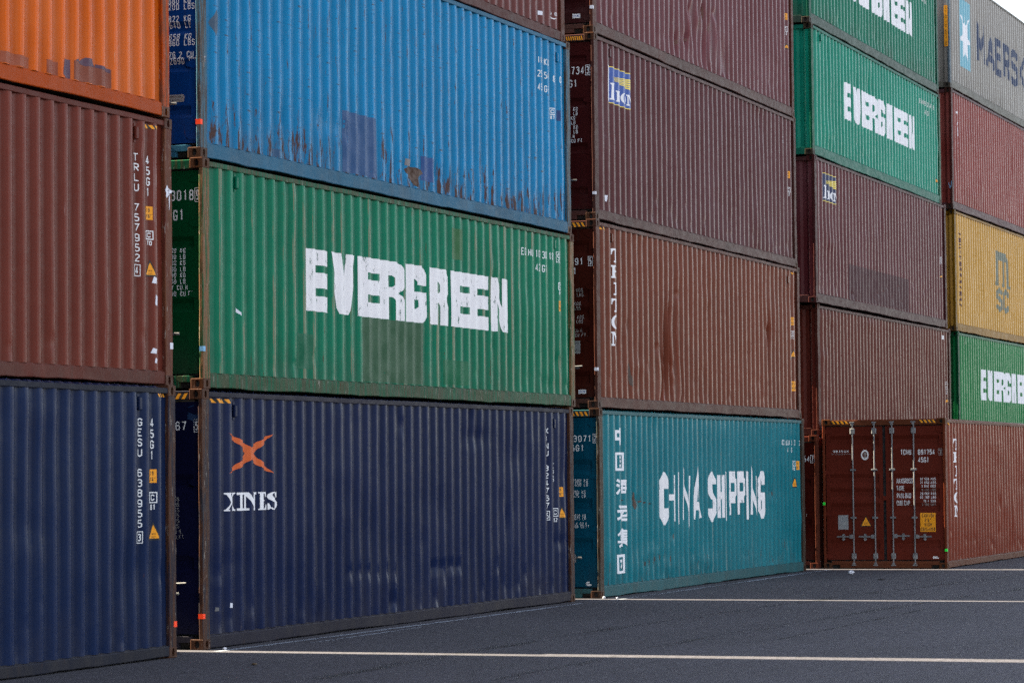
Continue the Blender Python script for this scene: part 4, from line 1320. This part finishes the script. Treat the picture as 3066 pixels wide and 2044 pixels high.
door_data(c1, [('28610 KG', 0), ('63075 LB', 0), ('', 0), ('76.4 CU.M.', 0), ('2698 CU.FT.', 0)], .47, 1.282, 1.074, .045)
c1.on_door('maker_plate', [([(U(.184) + .053 * math.cos(t), .225 + .033 * math.sin(t)) for t in [i * math.pi / 12 for i in range(24)]], 0)], M['code'])
c1.on_door('plate_text', text('BSK NO', U(.184), .217, .02, .011, .004, .004, 'c'), M['black'], lift=.0024)

def slab_column(c, word, x0, w, zs, mat):
    pol = []
    for ch, (z0, z1) in zip(word, zs):
        pol += unit(SER[ch], x0, z0, w, z1 - z0)
    c.paint('lettering', pol, mat)
tz = ((2.282, 2.50), (2.04, 2.24), (1.773, 1.972), (1.51, 1.72), (1.246, 1.465), (.985, 1.203))
slab_column(c2, 'TRITON', .841, .25, tz, M['white'])
c2.lock_box(.83, 2.66); c2.lock_box(11.40, 2.62)
c2.hazard(.25, .56, 2.757, 2.795, 3); c2.hazard(11.58, 11.86, 2.735, 2.772, 3)
x = c2.on(11.62); c2.height_label(x - .055, x + .055, 1.77, 1.92)
c2.csc(x - .055, x + .055, 1.57, 1.655, '13'); 
x = c2.on(11.68); c2.triangle(x - .12, x + .10, 1.15, 1.314)
c2.paint('height_label', rect(x - .09, x + .09, .52, .705), M['amber']); c2.paint('height_text', text('9\'6"', x, .63, .05, .03, .01, .008, 'c') + text('HIGH', x, .55, .05, .03, .01, .008, 'c'), M['black'], .0026)
x = c2.on(1.58); c2.paint('rust_streak', [([(x - .07, .72), (x - .02, .74), (x + .03, .55), (x + .09, .47), (x + .08, .36), (x + .0, .40), (x - .04, .55)], 0)], patchmat('brown_smear', (92, 70, 62), 3, .5), lift=.0014)
door_codes(c2, '654391', .212, '5', (.125, .060), 2.20, '45G1', .321, 2.055, .105)
door_data(c2, [('32500 KGS.', 0), ('71650 LBS.', 0), ('', 0), ('3900 KGS.', 0), ('8600 LBS.', 0), ('', 0), ('28600 KGS.', .15), ('63050 LBS.', 0), ('', 0), ('76.4 CU.M.', 0), ('2698 CU.FT.', .15)], .56, 1.84, 1.098, .055, 'code_dim')
c2.on_door('data_plate', [([(U(.42), .84), (U(.271), .84), (U(.271), 1.035), (U(.42), 1.035)], 0)], M['plate'])
c2.on_door('plate_text', text('CONTAINER', U(.41), .99, .02, .009, .004, .003) + text('PLATE', U(.41), .94, .02, .009, .004, .003) + rect(U(.40), U(.29), .90, .905) + rect(U(.40), U(.29), .88, .885), M['black'], lift=.0024)
c2.on_door('maker_plate', rect(U(.309), U(.185), .225, .288), M['code'])
c2.on_door('plate_text', text('CIMC', U(.247), .24, .034, .018, .007, .009, 'c', .2), M['logoblue'], lift=.0024)
c2.tag(M['paper'], 0, .572, .05, .05)
mb = MB(); mb.cyl((-.002, .40, .64), (-.002, .245, .645), .012, 8); mb.build('door_handle', M['steel'], c2.leaf[0])
for c in (b2, b3, c1, c2, c3, c4, b4):
    if c not in (b2, b3):
        c.on_header(.18, .46, c.h - .112, c.h - .05, 4 if c is not c3 else 8, -1)

def emblem(c, x0, x1, z0, z1, blue, zr):
    """square emblem: yellow bars, five rays, serif letters"""
    h, w = z1 - z0, x1 - x0
    c.paint('emblem', rect(x0, x1, z0, z1), blue, .0014)
    b = h * .022
    pol = rect(x0 + w * .02, x1, z1 - b, z1) + rect(x0 + w * .02, x1, z0, z0 + b)
    ox, oz = x0 + w * .16, z0 + h * .72
    for i in range(5):
        a = .165 - i * .092
        t0, t1 = .012, .052
        xe = x1
        ze = oz + a * .62 * h - i * .012 * h
        pol += [([(ox + .1 * i * .2, oz - i * h * .012), (xe, ze + h * t1 * .5), (xe, ze - h * t1 * .5)], 1)]
    c.paint('emblem_rays', pol, M['logoyellow'], .0022)
    lt = unit(SER['i'], x0 + w * .135, z0 + h * .10, w * .15, h * .46, 2)
    lt += unit(SER['e'], x0 + w * .375, z0 + h * .10, w * .185, h * .30, 2)
    lt += unit([ring(.5, .5), ring(.28, .42)], x0 + w * .588, z0 + h * .10, w * .215, h * .31, 2)
    lt += unit(SER['N'], x0 + w * .815, z0 + h * .10, w * .175, h * .30, 2)
    c.paint('lettering', lt, M['white'], .0026)
    c.paint('emblem_sheen', [([(x0, z0), (x0 + w * .03, z0 + h * .08), (x0 + w * .03, z0 + h * .48), (x0 + w * .05, z0 + h * .52), (x0 + w * .03, z0 + h * .58), (x0 + w * .03, z1 - h * .02), (x0, z1)], 0)], M['white'], .003)  # sky sheen on the leftmost crest, painted as a white strip
emblem(c3, .705, 1.955, 1.895, 2.475, M['logoblue'], 0)
c3.lock_box(.85, 2.68)
door_codes(c3, '183734', .159, '3', (.136, .065), 2.26, '45G1', .275, 2.06, .118)
door_data(c3, [('32500 KG', 0), ('71650 LB', 0), ('3980 KG', 0), ('8770 LB', 0), ('28520 KG', 0), ('62880 LB', 0), ('76 CU.M', 0), ('2700 CU.FT', 0)], .585, 1.753, 1.203, .058)
c3.tag(M['paper'], 0, .39, .05, .045)
x = c3.on(.50); c3.paint('paper_scrap', [([(x - .02, .33), (x + .02, .33), (x + .04, .43), (x - .035, .425)], 0)], M['paper'])
side_code(c3, 11.22, 2.31, 2.433, 'TG', .05)
x = c3.on(11.55); c3.height_label(x - .05, x + .05, 1.691, 1.823); c3.csc(x - .05, x + .05, 1.42, 1.51, '12')
c4.on_door('maker_plate', rect(U(.327), U(.202), .246, .312), M['code'])
c4.on_door('plate_text', text('CIMC', U(.265), .262, .036, .018, .007, .009, 'c', .2), M['logoblue'], lift=.0024)
c4.tag(M['paper'], 0, .371, .05, .05)
x = c4.on(11.58); c4.height_label(x - .05, x + .05, 1.845, 1.97); c4.csc(x - .05, x + .05, 1.62, 1.712, '12'); x = c4.on(11.67); c4.triangle(x - .11, x + .10, 1.28, 1.396)
for (xa, z, w_, h_) in ((5.29, 1.10, .07, .20), (6.05, 1.2, .05, .22), (6.75, 1.24, .16, .05), (4.93, .57, .14, .05), (4.5, .46, .10, .09), (6.47, .95, .06, .28), (6.54, .62, .04, .3), (5.8, 1.0, .05, .16), (7.3, .6, .04, .1)):
    x = c4.on(xa)
    c4.paint('rust_streak', [([(x - w_ * .5, z - h_ * .1), (x - w_ * .1, z + h_ * .5), (x + w_ * .4, z + h_ * .25), (x + w_ * .5, z - h_ * .2), (x + w_ * .05, z - h_ * .5), (x - w_ * .2, z - h_ * .6)], 0)], patchmat('rusty_scratch', (112, 66, 56), 3, .7), lift=.0016)

# --- fourth stack
dk = dict(rust=.2, wear=0, grime=.1)
d1 = C_('dark red-brown container at the foot of the fourth stack, only a door strip visible', (26.50, -.060, 0), 0, S,
        P('redbrown_paint_fourth', (92, 52, 46), rust=.1, seed=12), phase=.16, seed=41, post=P('redbrown_post_fourth', (96, 56, 46), rust=.5, wear=0, seed=12.2), ribs=[(1.75, 1.58), (1.0, .82)], door_paint=P('redbrown_door_fourth', (78, 32, 26), rust=.1, wear=0, seed=12.4))
d2 = C_('plain brown container directly above and behind the red-brown one with facing doors', (26.863, -.02, -.04), S, S,
        P('brown_paint_fourth', (102, 54, 48), wear=.18, wearcol=lin((150, 116, 106)), rust=.08, low=.1, grime=.08, seed=13), phase=.16, door='wall', seed=42,
        rails=P('brown_rail_fourth', (96, 60, 56), seed=13.5, **dk), post=P('brown_post_fourth', (88, 52, 46), seed=13.6, **dk), rail_z=.18)
d3 = C_('maroon container with a small dark square emblem, under the green ones of the fourth stack', (26.563, -.08, .23), 2 * S, H,
        P('maroon_paint_fourth', (102, 54, 57), fade=lin((128, 98, 106)), wear=.2, wearcol=lin((146, 120, 128)), rust=.1, low=.15, grime=.1, seed=14), phase=.05, door='wall', seed=43,
        rails=P('maroon_rail_fourth', (100, 68, 68), seed=14.5, **dk), post=P('maroon_post_fourth', (80, 46, 46), seed=14.6, **dk), rail_z=.2,
        dents=[(3.0, .25, .15, .12, .03), (5.1, .5, .06, .5, .02), (5.5, 2.3, .2, .4, .02)])
d4 = C_('green container with huge white lettering, lower of two green ones in the fourth stack', (26.524, -.061, .55), 2 * S + H, S,
        P('green_paint_fourth', (0, 146, 124), fade=lin((60, 176, 150)), wear=.25, wearcol=lin((150, 190, 176)), rust=.12, low=.15, grime=.12, seed=15), phase=.175, door='wall', seed=44,
        rails=P('green_rail_fourth', (62, 134, 116), seed=15.5, **dk), post=P('green_post_fourth', (0, 98, 74), seed=15.6, **dk), cast=P('casting_fourth', (66, 60, 50), rust=.7, wear=0, seed=15.7), rail_z=.21)
d5 = C_('dark green container with white lettering at the top of the fourth stack, cut off', (26.486, -.038, .52), 3 * S + H, S,
        P('green_paint_top', (0, 124, 100), fade=lin((40, 140, 120)), wear=.25, wearcol=lin((110, 160, 146)), rust=.1, low=.3, grime=.5, seed=16), phase=.17, door='wall', seed=45,
        rails=P('green_rail_top', (88, 108, 98), seed=16.5, **dk), post=P('green_post_top', (0, 92, 74), seed=16.6, **dk), cast=P('casting_top', (72, 66, 58), rust=.7, wear=0, seed=16.7), rail_z=.22)
e1 = C_('red-brown container standing alone in front of the fourth stack, its doors facing the camera', (26.64, -2.567, -.24), 0, H,
        P('redbrown_paint_front', (128, 66, 54), wear=.18, wearcol=lin((156, 96, 78)), rust=.15, low=.2, grime=.1, seed=17), phase=.136, seed=51,
        rails=P('redbrown_rail_front', (124, 78, 62), rust=.25, wear=0, grime=.1, seed=17.5), post=P('redbrown_post_front', (120, 66, 52), rust=.35, wear=0, seed=17.6), cast=P('redbrown_casting_front', (104, 66, 48), rust=.7, wear=0, seed=17.7),
        door_paint=P('redbrown_door_front', (112, 56, 48), rust=.06, wear=0, grime=.1, seed=17.8), rail_z=.15, dents=[(5.2, 1.2, .1, .1, .03), (5.0, .6, .1, .1, .02)], group='stacked shipping containers')  # doors darker than the sides: shade put into their colour
door_codes(d1, '256654', .135, '7', (.121, .047), 2.08, '45G1', .266, 1.875, .11)
door_data(d1, [('400 KGS', 0), ('200 LBS', 0), ('700 KGS', 0), ('500 LBS', 0), ('700 KGS', 0), ('700 LBS', 0), ('76 CU.M', 0), ('2700 CU.FT', 0)], .56, 1.62, 1.013, .055, 'code_dim')
d4.wordmark(ev, 'EVERGREEN', 1.0, 1.757, M['white'])
d5.wordmark(ev, 'EVERGREEN', .985, 1.742, M['white'])
for c in (d4, d5):
    number_grid(c, ('EG', 'HU', '91', '24', '45', '8'), ('42', 'G1'), 36, 2.15, 1.95, .105, 38)
    c.lock_box(.72, 2.38); c.lock_box(11.41, 2.38)
x = d4.on(11.62); d4.triangle(x - .11, x + .10, .48, .593)
emblem(d3, .625, 1.84, 2.05, 2.61, M['logonavy'], 0)
d3.paint('repair_patch', rect(d3.on(2.65), d3.on(8.15), .21, .92), patchmat('maroon_patch', (88, 46, 52), 3, .15), lift=.0012)
x = d3.on(11.62); d3.triangle(x - .11, x + .10, 1.145, 1.244); x = d3.on(11.52); d3.csc(x - .05, x + .05, 1.54, 1.63, '12')
d3.hazard(11.75, 11.95, 2.75, 2.79, 2)
x = d2.on(11.68); d2.triangle(x - .11, x + .10, .85, .97); x = d2.on(11.59); d2.csc(x - .05, x + .05, 1.18, 1.34, '12'); x = d2.on(11.31); d2.paint('label', rect(x - .05, x + .05, 2.32, 2.41), M['code'])
# the front one: everything on its two doors
slab_column(e1, 'TRITON', .862, .25, tz, M['white'])
e1.lock_box(.83, 2.66)
e1.hazard(.22, .42, 2.76, 2.80, 2)
e1.on_header(1.909, 2.254, 2.806, 2.862, 4, -1); e1.on_header(.185, .509, 2.806, 2.862, 4, -1)
near, farl = e1.leaf
D = lambda name, pol, mat, **k: e1.on_door(name, pol, mat, near, **k)
DF = lambda name, pol, mat, **k: e1.on_door(name, pol, mat, farl, **k)
D('container_number', text('TCNU', U(.875), 2.195, .10, .044, .011, .013), M['code'])
D('container_number', text('691754', U(.530), 2.193, .10, .044, .0125, .013), M['code'])
D('check_digit', boxed(U(.133), U(.062), 2.18, 2.304, .006) + glyph('3', U(.118), 2.20, .042, .085, .013), M['code_dim'])
D('size_code', text('45G1', U(.530), 2.045, .10, .044, .011, .013), M['code'])
for s_, z in (('MAXGROSS', 1.645), ('TARE', 1.503), ('PAYLOAD', 1.36), ('CUB.CAP.', 1.218)):
    D('weight_table', text(s_, U(.966), z, .095, .034, .0065, .0095), M['code'])
for i, (a, b) in enumerate((('32.500', 'KGS'), ('71.650', 'LBS'), ('3.840', 'KGS'), ('8.470', 'LBS'), ('28.660', 'KGS'), ('63.180', 'LBS'), ('76.4', 'CUM'), ('2.700', 'CUFT'))):
    z = 1.703 - i * .0705
    D('weight_table', text(a, U(.335), z, .048, .021, .0105, .007, 'r') + text(b, U(.198), z, .048, .025 if len(b) < 4 else .018, .0105, .007, 'r'), M['code_dim'] if i in (3, 7) else M['code'])
D('height_label', rect(U(.507), U(.207), .713, 1.074), M['amber'])
for s_, z, w_ in (('CAUTION', .99, .026), ('9\'6"', .90, .028), ('HIGH', .815, .028), ('CONTAINER', .728, .0225)):
    D('height_text', text(s_, U(.357), z, .070, w_, .0085, .009, 'c'), M['black'], lift=.0024)
D('maker_plate', rect(U(.267), U(.155), .199, .239), M['code'])
D('plate_text', text('CIMC', U(.211), .209, .02, .014, .008, .004, 'c'), M['maroonletter'], lift=.0024)
pol = []
for i, ch in enumerate('TRITON'):
    pol += unit(SER[ch], U(2.213) + i * .0545, 2.25, .043, .042)
DF('lettering', pol, M['code'])
DF('lettering', text('WWW', U(2.251), 2.218, .015, .018, .003, .003) + rect(U(2.185), U(1.849), 2.212, 2.2145) + rect(U(2.18), U(1.86), 2.221, 2.2235), M['code_dim'])
oval = lambda rx, rz, n=32: [(U(1.58) + rx * math.cos(2 * math.pi * i / n), 2.20 + rz * math.sin(2 * math.pi * i / n)) for i in range(n)]
DF('approval_seal', tess([oval(.076, .098), oval(.050, .066)]), M['code'])
DF('approval_seal', [(q, 0) for q in [[(U(1.61), 2.15), (U(1.55), 2.15), (U(1.555), 2.17), (U(1.605), 2.17)], [(U(1.60), 2.18), (U(1.59), 2.18), (U(1.59), 2.25), (U(1.60), 2.25)], [(U(1.58), 2.18), (U(1.56), 2.185), (U(1.565), 2.245), (U(1.58), 2.25)], [(U(1.555), 2.20), (U(1.545), 2.20), (U(1.545), 2.23), (U(1.555), 2.235)]]], M['code_dim'])
DF('data_plate', rect(U(2.131), U(1.928), .757, 1.035), M['plate'])
DF('warning_triangle', [([(U(1.695), .815), (U(1.461), .815), (U(1.578), 1.031)], 0)], M['black'])
DF('warning_triangle', [([(U(1.668), .832), (U(1.488), .832), (U(1.578), 1.0)], 0)], M['amber'], lift=.0024)
DF('warning_text', text('SUPER', U(1.578), .875, .018, .011, .004, .003, 'c') + text('HEAVY', U(1.578), .85, .018, .011, .004, .003, 'c'), M['black'], lift=.0032)
lk = MB(); lk.box(.040, .0495, 1.165, 1.268, 1.32, 1.40, 0, .004); lk.build('door_overlap_plate', e1.doorm, near)
e1.tag(M['fluogreen'], 0, .335, .045, .05)
mb = MB(); mb.box(-.0012, .0035, W - .05, W + .001, 1.235, 1.29); mb.build('tag', M['fluogreen'], e1.root)

# --- fifth stack (right edge)
f1 = C_('container at the bottom of the last stack, hidden behind the red-brown one with doors', (40.1, .03, 0), 0, S, P('hidden_paint', (90, 56, 50), seed=18), door='wall', seed=60)
f2 = C_('mid green container with white lettering at the right edge, under the yellow one', (40.19, .035, 0), S, S,
        P('green_paint_last', (44, 130, 82), fade=lin((96, 150, 112)), wear=.25, wearcol=lin((128, 172, 138)), rust=.22, low=.25, grime=.15, seed=19), phase=.16, door='wall', seed=61,
        rails=P('green_rail_last', (88, 138, 112), seed=19.5, **dk), post=P('green_post_last', (30, 84, 58), rust=.4, wear=0, seed=19.6))
f3 = C_('mustard yellow container with grey letters in the last stack', (40.033, .04, 0), 2 * S, H,
        P('yellow_paint', (218, 172, 108), fade=lin((214, 176, 128)), wear=.2, wearcol=lin((212, 176, 122)), rust=.08, low=.15, grime=.12, seed=20), phase=.16, door='wall', seed=62,
        rails=P('yellow_rail', (186, 142, 82), seed=20.5, **dk), post=P('yellow_post', (134, 102, 44), rust=.3, wear=0, seed=20.6), cast=P('yellow_casting', (112, 84, 46), rust=.7, wear=0, seed=20.7), rail_z=.2)
f4 = C_('faded red container between the yellow one and the grey one', (39.849, .031, 0), 2 * S + H, H,
        P('red_paint', (146, 76, 72), fade=lin((172, 118, 112)), wear=.25, wearcol=lin((178, 138, 134)), rust=.25, low=.3, grime=.1, seed=21), phase=.16, door='wall', seed=63,
        rails=P('red_rail', (112, 78, 82), seed=21.5, **dk), post=P('red_post', (86, 46, 44), rust=.3, wear=0, seed=21.6), cast=P('red_casting', (70, 46, 42), rust=.5, wear=0, seed=21.7), rail_z=.2)
f5 = C_('light grey container with a white star on a light blue square, topmost at right', (39.823, .045, 0), 2 * S + 2 * H, H,
        P('grey_paint', (172, 166, 160), fade=lin((176, 172, 170)), wear=.18, wearcol=lin((184, 180, 178)), rust=.1, low=.3, grime=.45, seed=22), phase=.16, door='wall', seed=64,
        rails=P('grey_rail', (142, 138, 130), seed=22.5, **dk), post=P('grey_post', (110, 122, 132), rust=.15, wear=0, seed=22.6), cast=P('grey_casting', (84, 78, 72), rust=.5, wear=0, seed=22.7), rail_z=.21)
f2.wordmark(ev, 'EVERGREEN', 1.005, 1.76, M['white'])
f2.lock_box(.85, 2.38)
x = f3.on(.66); side = 'MEDITERRANEAN'
f3.paint('lettering', column(side, x - .13, .58, 2.40, .22, .035), M['maroonletter'])
f3.paint('lettering', [(q, l) for q, l in (
    [([(5.0, 1.46), (5.36, 1.46), (5.36, 2.25), (5.0, 2.25)], 0), ([(5.36, 2.02), (5.92, 2.02), (5.92, 2.24), (5.36, 2.24)], 0), ([(5.92, 1.46), (6.12, 1.46), (6.12, 2.24), (5.92, 2.24)], 0),
     ([(6.12, 2.02), (6.62, 1.98), (6.42, 2.22), (6.12, 2.24)], 0), ([(6.42, 1.46), (6.66, 1.42), (6.66, 1.97), (6.42, 2.0)], 0), ([(4.84, 1.36), (5.36, 1.36), (5.36, 1.455), (4.84, 1.455)], 0), ([(5.70, 1.36), (6.12, 1.36), (6.12, 1.455), (5.70, 1.455)], 0), ([(6.42, 1.34), (6.80, 1.34), (6.80, 1.415), (6.42, 1.455)], 0)])], M['greylogo'])
f3.paint('lettering', glyph('S', 5.06, .70, .68, .62, .15) + glyph('C', 5.92, .70, .66, .62, .15), M['greylogo'])
x = f4.on(.66)
f4.paint('lettering', rect(x - .07, x + .10, 2.34, 2.39) + [([(x - .05, 2.06), (x + .12, 2.16), (x + .13, 2.20), (x - .02, 2.13)], 0)]
         + [([(x - .02, 1.80), (x + .16, 1.80), (x + .15, 1.93), (x + .06, 2.0), (x - .02, 2.03)], 0), ([(x + .0, 1.60), (x + .10, 1.66), (x + .15, 1.80), (x + .12, 1.80), (x + .06, 1.68), (x + .0, 1.63)], 0)], M['white'])
f5.paint('emblem', rect(f5.on(1.16), f5.on(2.42), .67, 2.33), M['skyblue'], .0014)
xm, zm = (f5.on(1.16) + f5.on(2.42)) / 2, 1.48
star = []
for i in range(14):
    t = math.pi / 2 + i * math.pi / 7
    r_ = .62 if i % 2 == 0 else .24
    star.append((xm + r_ * .98 * math.cos(t), zm + r_ * 1.22 * math.sin(t)))
f5.paint('emblem_star', tess([star]), M['white'], .0024)
pol = []
for ch, xa, xb in (('M', 3.38, 4.27), ('A', 4.45, 5.52), ('E', 5.64, 6.46), ('R', 6.70, 7.52), ('S', 7.64, 8.62), ('K', 8.76, 9.66)):
    pol += glyph(ch, xa, .98, xb - xa, .96, .19)
f5.paint('lettering', pol, M['navylogo'])
# caution band on the end post of the grey one
mb = MB(); mb.box(-.0008, .0035, .036, .124, .98, 1.96); ob = mb.build('height_label', M['amber'], f5.root)
mb = MB()
word = 'CAUTION HIGH CONTAINER'
for i, ch in enumerate(word):
    for q, l in glyph(ch, 0, 0, .036, .03, .007):
        mb.face([(-.0016 - l * .0004, .098 - px, 1.94 - i * .0435 - .03 + pz) for px, pz in q])
mb.build('height_text', M['black'], f5.root, fix=False)
mb = MB()
for q in stroke([(.10, .62), (.06, .50), (.03, .55), (.025, .66)], .012):
    mb.face([(.0012, y, z) for y, z in q])
mb.build('chalk_mark', M['bluetag'], f4.root, fix=False)

# --- unseen row added behind to narrow the sun gaps and close the last one
hid = P('rear_paint', (96, 58, 52), seed=30)
for nm, x0 in (('a', -12.55), ('b', .66), ('c', 13.85), ('d', 27.9)):
    for t in range(5 if nm == 'd' else 3):
        C_('plain container of the rear row, hidden behind the front stacks', (x0, 2.50, 0), t * H, H, hid, seed=70, wavy=0, rods=False, ribs=[(1.8, 1.6)], group='hidden rear row')

# ------------------------------------------------------------------ litter
def crumple(name, label, cat, loc, r, mat, flat=.7, seed=1, group=None):
    rr = random.Random(seed)
    mb = MB()
    n, k = 10, 6
    v = [(0, 0, r * flat)]
    for j in range(1, k):
        for i in range(n):
            t, p = 2 * math.pi * i / n, math.pi * j / k
            q = r * rr.uniform(.68, 1.12)
            v.append((q * math.sin(p) * math.cos(t), q * math.sin(p) * math.sin(t), q * flat * math.cos(p)))
    v.append((0, 0, -r * flat))
    f = [(0, 1 + i, 1 + (i + 1) % n) for i in range(n)]
    for j in range(k - 2):
        for i in range(n):
            a, b = 1 + j * n + i, 1 + j * n + (i + 1) % n
            f.append((a, a + n, b + n, b))
    e = len(v) - 1
    f += [(e, e - n + (i + 1) % n, e - n + i) for i in range(n)]
    zmin = min(p[2] for p in v)
    mb.mesh([(x, y, z - zmin) for x, y, z in v], f)
    o = mb.build(name, mat)
    o.location = loc
    o['label'] = label; o['category'] = cat
    if group: o['group'] = group
    return o
crumple('crumpled_paper', 'crumpled white paper ball on the asphalt in front of the container doors', 'litter', (23.57, -1.447, .001), .062, M['paper'], .62, 3)
crumple('dry_leaf', 'small dry brown leaf on the asphalt below the left gap', 'leaf', (-2.20, -1.672, .001), .034, patchmat('dry_leaf', (104, 84, 60), 2, 0), .35, 4)
crumple('stone', 'pale pebble at the foot of the teal container corner, nearer the gap', 'stone', (13.16, -.205, .001), .026, M['paper'], .7, 5)
crumple('stone', 'smaller pale pebble lying beside the sunlit line under the teal container', 'stone', (13.20, -.40, .001), .02, M['paper'], .7, 6)
crumple('twig', 'flat dark scrap lying on the asphalt beyond the paper ball', 'litter', (21.06, -2.617, .001), .075, M['black'], .12, 8)
crumple('stone', 'pale pebble under the corner of the navy container by the sunlit line', 'stone', (.06, -.235, .001), .024, M['paper'], .7, 9)
